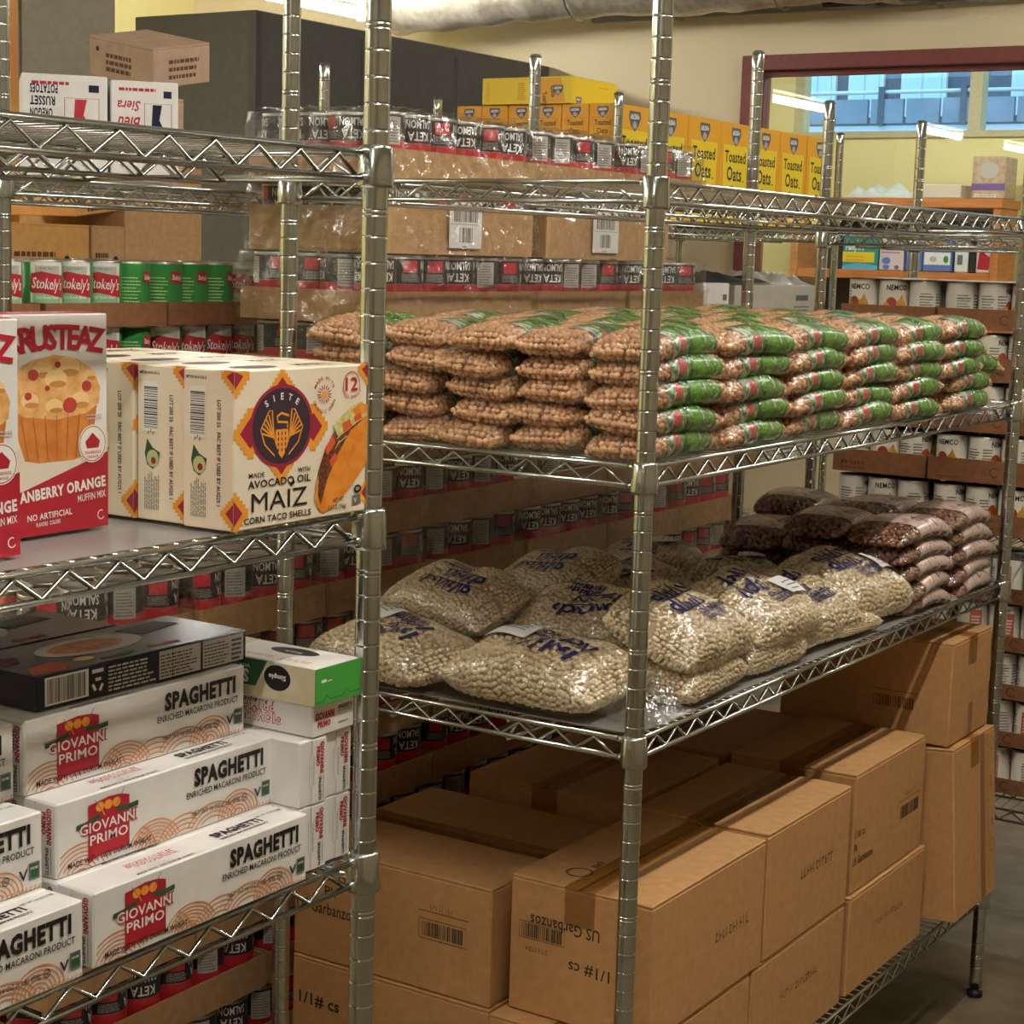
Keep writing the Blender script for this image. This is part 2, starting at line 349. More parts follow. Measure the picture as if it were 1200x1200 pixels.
COLLAR = small([(.0134, -.0335), (.0178, -.0335), (.0182, -.030), (.0176, -.014), (.0172, -.012), (.0166, .004), (.0150, .0075), (.0134, .0075)], POST, 'collar', 18)
POSTM = {}
SHELFM = {}
def shelf_meshes(L, D):
    if (L, D) in SHELFM: return SHELFM[(L, D)]
    r = .0033; g = .0165; zb = -.0245
    rim = MB()
    for z in (0, zb):
        for y in (0, D): rim.tube([(g, y, z), (L-g, y, z)], r, 8)
        for x in (0, L): rim.tube([(x, g, z), (x, D-g, z)], r, 8)
        for x in (0, L):
            for y in (0, D): pass
    # round weld stubs on the rails next to every collar
    for x, sx in ((0, 1), (L, -1)):
        for y, sy in ((0, 1), (D, -1)):
            for z in (0, zb):
                rim.tube([(x+sx*.012, y, z), (x+sx*.023, y, z)], .0046, 8); rim.tube([(x, y+sy*.012, z), (x, y+sy*.023, z)], .0046, 8)
    def zig(a, b, ax):
        n = int((b-a)/.0277); n -= (n % 2); st = (b-a)/n; P = []
        for i in range(n+1): P.append((a+i*st, -.0235 if i % 2 == 0 else -.0035))
        return P
    tr = []
    for y in (0, D):
        m = MB(); m.tube([(x, y, z) for x, z in zig(.03, L-.03, 0)], .0023, 6); tr.append(m.mesh('truss_wire', CHROME))
    for x in (0, L):
        m = MB(); m.tube([(x, y, z) for y, z in zig(.03, D-.03, 1)], .0023, 6); tr.append(m.mesh('truss_wire', CHROME))
    for y in (D/3, 2*D/3):
        m = MB(); m.tube([(x, y, z-.004) for x, z in zig(.004, L-.004, 0)], .0021, 6); m.tube([(.0, y, -.030), (L, y, -.030)], .0028, 6); m.tube([(.0, y, -.005), (L, y, -.005)], .0024, 6); tr.append(m.mesh('truss_wire', CHROME))
    dk = MB(); n = int(L/.0245)
    for i in range(1, n): dk.tube([(L*i/n, 0, .0012), (L*i/n, D, .0012)], .0016, 5)
    SHELFM[(L, D)] = (rim.mesh('shelf', CHROME), tr, dk.mesh('deck_wires', CHROME)); return SHELFM[(L, D)]
def wire_unit(label, loc, L, D, levels, h=1.9, rot=0, liners=()):
    t = thing('wire_shelf_unit', label, 'shelving', loc, (0, 0, rot), 'chrome wire shelf units')
    if h not in POSTM: POSTM[h] = post_mesh(h)
    for x in (0, L):
        for y in (0, D):
            p = obj('post', POSTM[h], t, (x, y, 0)); obj('post_foot', FOOT, p); obj('post_cap', CAP, p, (0, 0, h-.004))
    rim, tr, dk = shelf_meshes(L, D)
    for z in levels:
        s = obj('shelf', rim, t, (0, 0, z-.0033))
        for m in tr: obj('truss_wire', m, s)
        obj('deck_wires', dk, s, kind='stuff')
        for x in (0, L):
            for y in (0, D): obj('collar', COLLAR, s, (x, y, 0))
        if z in liners:
            mb = MB(); mb.box((.02, .008, .0032), (L-.02, D-.01, .0038)); mb.build('shelf_liner', LINER, s)
    return t
LL, DD = 1.4986, .584
XA = -.5725
wire_unit('chrome wire shelf unit in front on the left, holding taco shells and spaghetti', (XA-LL, 0, 0), LL, DD, (S1, S2, S3, S4), liners=(S2, S3))
wire_unit('chrome wire shelf unit in the middle, holding bagged chickpeas and white beans', (0, 0, 0), LL, DD, (S1, S2, S3, S4), liners=(S3,))
wire_unit('chrome wire shelf unit at the back left, behind the salmon cases', (-.085, 1.075, 0), LL, DD, (S1, S2, S3, S4))
wire_unit('chrome wire shelf unit at the back, with yellow oat boxes on top', (2.26, 1.347, 0), LL, DD, (S1, S2, S3, S4))
wire_unit('chrome wire shelf unit on the right, packed with trays of white cans', (1.865, .577, 0), LL, DD, (1.5445, .8765, .292), 1.83, -pi/2)
# ---------------------------------------------------------------- folding boxes of dry food
def pack(name, cat, w, d, h, mat, c=.0012, seam=True, endflap=False):
    t = thing(name, '', cat); mb = MB(); mb.cbox((0, 0, 0), (w, d, h), c); b = mb.build('box_body', mat, t)
    if endflap:       # glued end flaps, proud of the left end
        mb = MB(); mb.box((-.0009, .001, .001), (-.0002, d*.55, h-.002)); mb.build('end_flap', mat, t)
    return t
# --- taco shells
TW, TD, TH = .196, .0605, .1445
SUNK = grainy('print_taco_shell', (226, 132, 40), (240, 158, 66), 60, .35); FILL = grainy('print_taco_filling', (70, 40, 28), (140, 80, 50), 260, .4); LETT = grainy('print_lettuce', (196, 190, 110), (226, 216, 150), 200, .4); TOM = ink('print_tomato', (226, 92, 50))
def stepped(p, cx, cy, r, m1=ORANGE, m2=MAROON):
    k = r/5
    for a, b in ((5, 1), (4, 2), (3, 3), (2, 4), (1, 5)): p.rect(cx-a*k, cy-b*k, 2*a*k, 2*b*k, m1)
    p.poly([(cx-r*.62, cy), (cx, cy-r*.62), (cx+r*.62, cy), (cx, cy+r*.62)], m2)
def clipstep(p, cx, cy, r, x0, x1, y0, y1):
    k = r/5
    for a, b in ((5, 1), (4, 2), (3, 3), (2, 4), (1, 5)):
        xa, xb, ya, yb = max(cx-a*k, x0), min(cx+a*k, x1), max(cy-b*k, y0), min(cy+b*k, y1)
        if xb > xa and yb > ya: p.rect(xa, ya, xb-xa, yb-ya, ORANGE)
    q = r*.6; P = [(cx, cy+q), (cx+q, cy), (cx, cy-q), (cx-q, cy)]
    P = [(min(max(a, x0), x1), min(max(b, y0), y1)) for a, b in P]
    if cx <= x0: P = [(x0, min(cy+q, y1)), (x0+q, cy if y0 <= cy <= y1 else min(max(cy, y0), y1)), (x0, max(cy-q, y0))]
    if cx >= x1: P = [(x1, min(cy+q, y1)), (x1, max(cy-q, y0)), (x1-q, min(max(cy, y0), y1))]
    p.poly(P, MAROON)
def taco_proto():
    t = pack('taco_shell_box', 'food box', TW, TD, TH, CREAM)
    p = Print(); W, H = 196, 144.5
    clipstep(p, 0, 140, 20, 0, W, 0, H); clipstep(p, 0, 16, 20, 0, W, 0, H); clipstep(p, W, 140, 16, 0, W, 0, H); clipstep(p, W, 18, 12, 0, W, 0, H)
    cx, cy = 66, 92
    for dx, dy, r in ((-44, -4, 23), (46, -4, 22), (0, 34, 18), (0, -34, 18)): stepped(p, cx+dx, cy+dy, r)
    p.ell(cx, cy, 45, 38.5, MAROON, 40); p.ell(cx, cy, 41.5, 35.2, PLUM, 40)
    for i, ch in enumerate('SIETE'):
        a = R(90-(i-2)*19); p.text(ch, cx+33*cos(a), cy+24.5*sin(a), 6.2, WHITEI, None, 'c', math.degrees(a)-90, .03)
    for sx in (-1, 1):      # the bird: fanned wings, ribbed body, bent neck
        for i in range(6):
            a = R(100+i*17); x, y = cx+sx*11, cy-4
            p.stroke([(x, y-6), (x-sx*cos(pi-a)*-0+sx*(-cos(a))*17, y+sin(a)*17)], 1.7, ORANGE)
        p.stroke([(cx+sx*11, cy-12), (cx+sx*(11+3), cy+15), (cx+sx*(11+7), cy+15), (cx+sx*30, cy-2), (cx+sx*24, cy-16), (cx+sx*10, cy-27)], 1.5, ORANGE)
    p.poly([(cx-9, cy-3), (cx+9, cy-3), (cx+10, cy-14), (cx+4, cy-26), (cx, cy-30), (cx-4, cy-26), (cx-10, cy-14)], ORANGE)
    for j in range(4):
        for i in range(3): p.ell(cx-5+i*5, cy-7-j*5, 1, 1.8, PLUM, 8)
    p.stroke([(cx+8, cy-2), (cx+8, cy+3), (cx-6, cy+4), (cx-7, cy+9), (cx-1, cy+12), (cx+10, cy+9)], 2.2, ORANGE)
    p.text('MADE', 20, 47, 4.4, BLACK, 22, bold=.01); p.text('WITH', 90, 47, 4.4, BLACK, 18, bold=.02)
    p.text('AVOCADO OIL', 19, 37.5, 7, BLACK, 90, bold=.02); p.text('MAIZ', 24, 15.5, 18, BLACK, 80, bold=.0); p.stroke([(79, 35.5), (85, 39)], 3, BLACK)
    p.text('CORN TACO SHELLS', 14, 5, 6, BLACK, 96, bold=.02)
    bx, by = 128, 118
    for i in range(16):
        a = 2*pi*i/16; p.stroke([(bx+6*cos(a), by+5*sin(a)), (bx+11*cos(a), by+9*sin(a))], 1, MAROON)
    p.ell(bx, by, 4, 3.4, ORANGE, 14); p.arctext('MADE WITH', bx, by, 14, 3.4, 90, 120, RED, .02); p.arctext('ORGANIC CORN', bx, by, 18, 3.4, 270, 130, RED, .02, True)
    bx, by = 170, 125; p.arc(bx, by, 13, 0, 180, 1, RED); p.stroke([(bx-13, by), (bx-13, by-5)], 1, RED); p.stroke([(bx+13, by), (bx+13, by-5)], 1, RED)
    p.text('12', bx, by-5, 13, RED, 19, 'c', bold=.02); p.arctext('TACO SHELLS', bx, by+6, 19, 3, 270, 95, RED, .02, True)
    n0 = len(p.V)
    p.poly([(122, 8), (116, 18), (116, 34), (121, 52), (130, 72), (142, 88), (158, 104), (174, 113), (190, 114), (196, 108), (196, 60), (176, 40), (150, 20), (132, 8)], FILL)
    p.poly([(128, 4), (124, 12), (134, 40), (150, 66), (170, 90), (196, 104), (196, 52), (170, 28), (146, 10)], SUNK); p.poly([(122, 8), (115, 20), (117, 38), (121, 46), (120, 24), (128, 5)], SUNK)
    p.poly([(142, 96), (152, 104), (170, 116), (186, 120), (196, 114), (196, 104), (180, 98), (160, 88), (150, 84)], LETT); p.poly([(170, 112), (184, 118), (196, 116), (196, 108), (178, 104)], SUNK)
    for q in ([(134, 66), (146, 78), (142, 86), (130, 74)], [(158, 88), (172, 94), (168, 102), (156, 98)], [(140, 52), (150, 60), (146, 68), (137, 60)], [(176, 98), (188, 102), (184, 108), (174, 104)]): p.poly(q, TOM)
    for q in ([(148, 82), (156, 88)], [(152, 78), (163, 84)], [(146, 72), (152, 80)]): p.stroke(q, 1.4, LETT)
    p.V[n0:] = [(x, 4+(y-4)*.9, l) for x, y, l in p.V[n0:]]
    p.text('NET WT', 152, 13, 4, BLACK, 17, 'c'); p.text('5.5 OZ (156g)', 150, 6.5, 4, BLACK, 28, 'c')
    p.rect(174, 8, 13, 9, GREY); p.text('V', 176, 9.5, 5, CREAM, 5); p.ell(182, 23, 6, 4, BLACK, 12); p.text('GF', 182, 21.5, 3, CREAM, 6, 'c')
    on_front(p, t, TW, TD, TH)
    p = Print(); W = 60.5
    clipstep(p, W, 140, 15, 0, W, 0, H); clipstep(p, W, 16, 15, 0, W, 0, H)
    p.text('MT0214.0-US-3', 4, 136, 2.6, BLACK, 24); p.barcode(9, 86, 17, 40, BLACK, WHITEI, True, 4)
    p.text('LOT 200 25   FAC BEST IF USED BY AUG25 1', 41, 118, 4.4, BLACK, 96, rot=-90)
    p.poly([(10, 62), (13, 52), (20, 48), (27, 54), (29, 64), (20, 68), (13, 76)], DGREEN); p.ell(20, 58, 7.5, 8, ink('avocado_flesh', (196, 204, 140)), 16); p.ell(21, 56, 3.2, 3.4, MAROON, 12)
    for a, b in ((14, 80), (17, 82), (20, 80)): p.stroke([(a, b), (a+1, b+3)], .8, BLACK)
    p.lines(10, 10, 19, 36, 9, GREY, .4, 5, True)
    on_left(p, t, TW, TD, TH)
    p = Print()
    p.ell(60, 30, 30, 15, PLUM, 24); p.text('MAIZ', 140, 24, 12, BLACK, 44, 'c', bold=.03); clipstep(p, 0, 10, 12, 0, 196, 0, 60.5); clipstep(p, 196, 10, 12, 0, 196, 0, 60.5); p.text('CORN TACO SHELLS', 140, 14, 5, BLACK, 56, 'c')
    on_top(p, t, TW, TD, TH); return t
pt = Place(taco_proto())
for i in range(5):
    pt.put((-.785+.001*(i % 3)+(.004 if i == 1 else 0), -.008+i*.0625, S2+.004), (0, 0, R((.35, .1, -.1, .2, 0)[i])), ['cream taco shell box at the front of its row, whole front showing', 'cream taco shell box second from the front of its row', 'cream taco shell box third from the front of its row', 'cream taco shell box fourth from the front of its row', 'cream taco shell box at the very back of its row'][i], 'taco shell boxes')
# --- muffin mix
MUF = grainy('print_muffin_top', (222, 160, 92), (240, 196, 132), 90, .4); MUFB = grainy('print_muffin_base', (196, 116, 52), (214, 140, 70), 60, .4); MIXRED = ink('muffin_box_red', (176, 38, 52), .35); BERRY = ink('print_cranberry', (186, 66, 58))
def muffin_proto():
    W, D, H = .122, .048, .192
    t = pack('muffin_mix_box', 'food box', W, D, H, WHITE); p = Print(); w, h = 122, 192
    p.rect(0, 40, 122, 45, ink('print_table_cream', (226, 214, 196)))
    p.poly([(24, 66), (40, 63), (80, 63), (96, 66), (104, 84), (110, 118), (12, 118), (17, 84)], MUFB)
    p.poly([(8, 112), (6, 126), (14, 142), (32, 152), (58, 157), (84, 153), (104, 142), (113, 126), (111, 112), (96, 104), (60, 100), (24, 104)], MUF)
    for x, y, r in ((44, 144, 9), (74, 146, 11), (30, 118, 8), (88, 116, 9), (60, 136, 10), (58, 112, 8), (100, 138, 6)): p.ell(x, y, r*1.3, r*.8, ink('print_muffin_crumb', (244, 206, 146)), 14); p.ell(x+2, y-r*.5, r, r*.3, ink('print_muffin_crack', (206, 142, 76)), 12)
    for k in range(7): p.stroke([(28+k*11, 66), (20+k*13.5, 104)], 1, ink('print_muffin_fold', (178, 100, 44)))
    for x, y, r in ((34, 140, 5), (96, 128, 5), (28, 122, 3.4), (76, 112, 7), (62, 148, 3), (50, 128, 2.4)): p.ell(x, y, r*1.2, r, BERRY, 10)
    p.poly([(0, 0), (122, 0), (122, 68), (0, 34)], MIXRED)
    p.arctext('KRUSTEAZ', 61, -150, 312, 21, 90, 16.5, RED, .035)
    p.ell(103, 76, 17, 17, WHITEI, 24); p.arc(103, 76, 15.5, 0, 360, .8, MIXRED, 24); p.poly([(94, 78), (103, 86), (112, 78), (110, 72), (96, 72)], MIXRED); p.text('CRANBERRIES', 103, 67, 2.6, MIXRED, 20, 'c'); p.text('ORANGE', 103, 63, 2.6, MIXRED, 14, 'c')
    p.text('CRANBERRY ORANGE', 119, 37, 9.4, WHITEI, 116, 'r', 4, .04); p.text('MUFFIN MIX', 119, 27, 6.5, WHITEI, 34, 'r', 4, .01)
    p.text('NO ARTIFICIAL', 78, 15, 5.5, WHITEI, 52, 'r', 2, .02); p.text('FLAVORS  COLORS', 64, 8.5, 3.6, WHITEI, 28, 'r', 2); p.arc(113, 11, 4, 60, 330, 1, WHITEI); p.lines(96, 98, 22, 6, 2, PALE)
    on_front(p, t, W, D, H)
    p = Print(); p.rect(0, 0, 48, 40, MIXRED); p.lines(6, 60, 36, 100, 24, GREY); on_left(p, t, W, D, H)
    p = Print(); p.rect(1, 3, 120, 44, MIXRED); p.text('KRUSTEAZ', 61, 18, 10, WHITEI, 70, 'c', bold=.05); on_top(p, t, W, D, H); return t
pm = Place(muffin_proto())
pm.put((-.952, .103, S2+.004), (0, 0, 0), 'white and red muffin mix box standing left of the taco shells', 'muffin mix boxes')
pm.put((-1.113, .040, S2+.004), (0, 0, 0), 'white and red muffin mix box cut off by the left picture edge', 'muffin mix boxes')
# --- spaghetti
SW, SD, SH = .282, .042, .0668
def spaghetti_proto(h=SH):
    t = pack('spaghetti_box', 'food box', SW, SD, h, WHITE, .0014, endflap=True); p = Print(); W, H = 282, h*1000
    def fan(cx, cy, r0, r1, n, a0=0, a1=180, xmin=0):
        for i in range(n):
            r = r0+(r1-r0)*i/(n-1); q = [(cx+r*cos(R(a0+(a1-a0)*k/18)), cy+r*.82*sin(R(a0+(a1-a0)*k/18))) for k in range(19)]
            q = [a for a in q if 1 < a[0] < W-1 and a[1] > 1]
            if len(q) > 2: p.stroke(q, 1.25, BURNT)
    fan(28, -6, 10, 38, 7); fan(118, -4, 6, 34, 8); fan(158, -12, 10, 38, 6, 60, 180); fan(232, 2, 6, 28, 6); fan(84, -4, 20, 36, 4, 0, 60); fan(196, -10, 22, 38, 4, 20, 150)
    for x in range(222, 280, 5): p.stroke([(x, 1), (x+2, 4.5)], 1.1, BURNT)
    p.poly([(36, 4), (44, 8), (60, 9), (76, 8), (86, 9), (86, 56), (76, 59), (60, 60), (46, 58), (36, 57)], RED)
    for x in (50, 60, 70): p.ell(x, 53, 5, 4.4, ORANGE, 12)
    p.stroke([(56, 44), (50, 54)], 1, ORANGE); p.stroke([(44, 60), (52, 50)], .7, GREY); p.stroke([(80, 64), (70, 50)], .7, GREY)
    p.stroke([(22, 40), (34, 41), (50, 45)], 4.5, DGREEN); p.stroke([(70, 46), (86, 45), (97, 46)], 4.5, DGREEN)
    for dx, m, b in ((0, RED, .09), (0, WHITEI, .015)):
        p.text('GIOVANNI', 61, 32, 9.2, m, 70, 'c', 0, b); p.text('PRIMO', 61, 20.5, 9, m, 46, 'c', 0, min(b, .014))
    p.text('SPAGHETTI', 170, 43, 16, BLACK, 98, bold=.05); p.text('ENRICHED MACARONI PRODUCT', 160, 32.5, 6.2, BLACK, 112, bold=.012)
    p.rect(18, 6, 96, 6.2, WHITE) if False else None
    p.text('MADE WITH 100% DURUM WHEAT', 12, 6, 5.2, BLACK, 102, bold=.01); p.text('NET WT 16 OZ (1 LB) 454g', 168, 14, 4.8, BLACK, 66, bold=.0)
    p.arc(241, 16, 3.4, 0, 360, .8, BLACK, 14); p.text('U', 241, 14.4, 3.2, BLACK, 2.6, 'c')
    p.rect(266, 10, 12, 15, GREY); p.rect(267.5, 11.5, 9, 12, DGREEN); p.text('V', 255, 12, 9, BLACK, 10); p.text('NON GMO', 272, 19, 2.4, WHITEI, 8, 'c')
    on_front(p, t, SW, SD, h)
    p = Print()      # the end: name running down the flap
    p.text('GIOVANNI', 31, 62, 5.6, RED, 32, rot=-90, bold=.05); p.text('PRIMO', 25, 58, 5, RED, 20, rot=-90, bold=.05); p.text('SPAGHETTI', 29, 27, 4, BLACK, 24, rot=-90, bold=.03)
    p.stroke([(36, 4), (36, 27)], .5, BLACK); p.stroke([(17, H-2), (17, H-14), (14, H-18), (14, 20), (18, 15), (18, 2)], .7, PALE); p.lines(20, 20, 3, 30, 1, PALE, .6, 2, True)
    on_left(p, t, SW, SD, h, eps=.0012)
    p = Print()      # the top
    for b, m in ((.08, RED), (.012, WHITEI)):
        p.text('GIOVANNI', 92, 20, 10, m, 62, 'c', 0, b); p.text('PRIMO', 92, 9, 9.5, m, 40, 'c', 0, min(b, .014))
    p.text('MADE WITH 100% DURUM WHEAT', 92, 3, 3.6, BLACK, 72, 'c'); p.text('SPAGHETTI', 205, 18, 11, BLACK, 66, 'c', bold=.05); p.text('ENRICHED MACARONI PRODUCT', 205, 10, 4.4, BLACK, 66, 'c'); p.text('NET WT 16 OZ (1 LB)', 258, 28, 3.6, GREY, 36, 'c')
    on_top(p, t, SW, SD, h)
    p = Print()      # the back: serving gauge drawing and bar code
    p.arc(120, 24, 11, 0, 360, 1.2, BLACK, 20); p.arc(120, 24, 14, 0, 360, .7, GREY, 20); p.barcode(130, 14, 16, 22, BLACK); p.stroke([(92, 22), (106, 24)], 4, GREY); p.ell(90, 22, 4, 6, GREY, 12); p.stroke([(86, 26), (86, 44)], 1, GREY)
    p.build('back_print', t, (SW, SD, 0), (-1, 0, 0), (0, 0, 1)); return t
ps = Place(spaghetti_proto()); GS = 'spaghetti boxes'
zl = [S3+.0042+i*.0672 for i in range(3)]
wr = ['front bottom layer', 'middle layer', 'upper layer']
YF = {0: -.008, 1: .040, 2: .076}
for lay in range(3):
    for row in range(4):
        y = YF[lay]+row*.0428; jx = (.0, .004, .002)[lay]
        lab = 'white spaghetti box lying lowest, its full front and top showing' if (lay, row) == (0, 0) else 'white spaghetti box in the middle step of three' if (lay, row) == (1, 0) else 'white spaghetti box in the top step, under the dark blue pasta boxes' if (lay, row) == (2, 0) else None
        ps.put((-.957+jx, y, zl[lay]), (0, 0, R(random.uniform(-.3, .3))), lab or 'white spaghetti box hidden behind others in the stepped stack, %s, %s row' % (wr[lay], ORD[row+1]), GS)
        if not (lay == 2):
            lab = ('white spaghetti box at the left picture edge, lowest, only its right end showing', 'white spaghetti box at the left picture edge, one layer up')[lay] if row == 0 else None
            ps.put((-1.254+jx-.004*lay, y-.003, zl[lay]), (0, 0, 0), lab or 'white spaghetti box hidden at far left, %s, %s row' % (wr[lay], ORD[row+1]), GS)
ps.put((-1.246, .080, zl[2]), (0, 0, 0), 'white spaghetti box at the left picture edge, top layer sliver beside the upper box', GS)
for lay in range(2):      # four boxes standing end-on at the right
    for k in range(2):
        ps.put((-.6305+k*.0435, .004+.004*k, zl[lay]), (0, 0, pi/2), 'white spaghetti box end-on at right, %s layer, %s the post' % (('lower', 'upper')[lay], ('away from', 'next to')[k]), GS)
t = pack('spaghetti_box', 'food box', .066, .282, .0335, WHITE, .0014); t['label'] = 'white spaghetti box lying flat end-on under the green box'; t['group'] = GS; t.location = (-.6545, .003, zl[2]+.0004)
p = Print(); p.text('GIOVANNI', 4, 17, 7, RED, 30, bold=.06, ); p.text('PRIMO', 8, 9, 6, RED, 20, bold=.06); p.text('SPAGHETTI', 40, 22, 4, BLACK, 22, bold=.04); p.stroke([(38, 20), (62, 20)], .5, BLACK); p.stroke([(2, 26), (20, 26), (24, 30), (44, 30), (47, 26), (64, 26)], .6, PALE); p.lines(40, 8, 20, 3, 1, GREY); on_front(p, t, .066, .282, .0335)
p = Print()
for b, m in ((.08, RED), (.012, WHITEI)): p.text('GIOVANNI', 212, 17, 9.5, m, 64, 'c', 0, b, flip=True); p.text('PRIMO', 212, 28.5, 9.5, m, 44, 'c', 0, b, flip=True)
p.text('MADE WITH 100% DURUM WHEAT', 176, 30, 4, BLACK, 70, 'c', flip=True); on_left(p, t, .066, .282, .0335)
# --- green box
GRN = ink('green_box', (70, 164, 66), .35); GREENTAN = grainy('print_wheat_tan', (206, 190, 150), (226, 216, 186), 25, .4)
t = pack('green_pasta_box', 'food box', .073, .285, .037, WHITE, .0014); t['label'] = 'white and green spaghetti box lying on top beside the post'; t.location = (-.6605, -.004, zl[2]+.0344)
p = Print(); p.rect(0, 0, 73, 37, GRN); p.stroke([(2, 3), (14, 3), (18, 9), (24, 4), (44, 4), (50, 10), (56, 5), (71, 5)], 1, DGREEN); p.rect(10, 22, 8, 3, WHITEI); p.lines(20, 22, 8, 3, 1, WHITEI); on_front(p, t, .073, .285, .037)
p = Print(); p.rect(0, 0, 285, 37, GREENTAN); p.poly([(0, 8), (210, 10), (225, 37), (0, 37)], DGREEN); p.text('Spaghetti', 168, 25, 13, WHITEI, 66, 'c', 0, .04, flip=True); p.text('WHOLE GRAIN', 178, 31, 4, WHITEI, 50, 'c', flip=True); p.ell(238, 22, 17, 13, BLACK, 20); p.text('Simple', 238, 25, 5, WHITEI, 22, 'c', 0, .03, flip=True); on_left(p, t, .073, .285, .037)
p = Print(); p.rect(2, 2, 69, 150, WHITEI); p.poly([(0, 90), (40, 130), (30, 285), (0, 285)], DGREEN); p.rect(38, 130, 34, 150, GREENTAN); p.ell(50, 66, 13, 30, BLACK, 20); p.text('Simple', 50, 66, 6, WHITEI, 22, 'c', 90, .02); p.lines(14, 20, 10, 90, 2, BURNT, .4, 2, True); on_top(p, t, .073, .285, .037)
# --- dark blue pasta boxes
DBLUE = ink('pasta_box_navy', (26, 32, 56), .22, .6); PLATE = ink('print_plate', (226, 222, 214)); PASTA = grainy('print_sauce_pasta', (190, 106, 60), (226, 160, 100), 140, .4)
def navy_proto():
    W, D, H = .272, .108, .031; t = pack('navy_pasta_box', 'food box', W, D, H, DBLUE, .0012)
    p = Print(); p.barcode(12, 5, 46, 22, BLACK, WHITEI, False, 9, 34); p.rect(62, 2, 20, 26, BLACK)
    for k in range(3):
        a = R(90+120*k); x, y = 72+5*cos(a), 12+5*sin(a); b = a+pi/2; p.stroke([(x-4*cos(b), y-4*sin(b)), (x+3*cos(b), y+3*sin(b))], 3, WHITEI)
    p.rect(65, 23, 14, 3.5, WHITEI)
    p.lines(85, 3, 62, 25, 7, PALE, .5, 8, False); p.rect(150, 2, 56, 27, PALE); p.rect(209, 2, 58, 27, PALE); p.lines(152, 4, 52, 23, 7, BLACK, .35, 3); p.lines(211, 4, 36, 23, 7, BLACK, .35, 4); p.lines(250, 4, 15, 23, 5, BLACK, .5, 6); p.stroke([(168, 2), (168, 29)], .8, BLACK)
    on_front(p, t, W, D, H)
    p = Print(); p.ell(120, 62, 62, 30, PLATE, 32); p.ell(116, 62, 44, 20, PASTA, 28); p.poly([(2, 6), (36, 4), (60, 20), (48, 36), (16, 30)], ink('print_tomato_dark', (190, 88, 60))); p.ell(78, 24, 12, 7, ink('print_cheese', (226, 196, 130)), 12); p.poly([(8, 50), (30, 54), (40, 72), (20, 80)], ink('print_red_dark', (110, 30, 30)))
    p.ell(110, 14, 22, 5, ink('print_leaf', (60, 74, 50)), 14); p.text('Barilla', 172, 12, 9, RED, 40, 'c', 0, .05, .2); p.poly([(190, 60), (250, 70), (240, 96), (180, 90)], ink('print_olive_shadow', (44, 52, 52)))
    on_top(p, t, W, D, H); return t
pn = Place(navy_proto()); zN = zl[2]+SH+.001
pn.put((-.930, .0885, zN), (0, 0, R(-.6)), 'dark blue flat pasta box in front, label side with barcode showing', 'dark blue pasta boxes')
pn.put((-.995, .2010, zN+.0002), (0, 0, R(-.6)), 'dark blue flat pasta box behind the front one, shifted left', 'dark blue pasta boxes')
# support for the rear navy box
for row in range(4): ps.put((-.957, YF[2]+(4+row)*.0428, zl[2]), (0, 0, 0), 'white spaghetti box hidden under the rear dark blue pasta box, %s row' % ORD[row+1], GS)
for lay in range(2):
    for row in range(4): ps.put((-.957+.002, YF[lay]+(4+row)*.0428+.001, zl[lay]), (0, 0, 0), 'white spaghetti box hidden deep in the stack, %s, %s row' % (wr[lay], ORD[row+5]), GS)
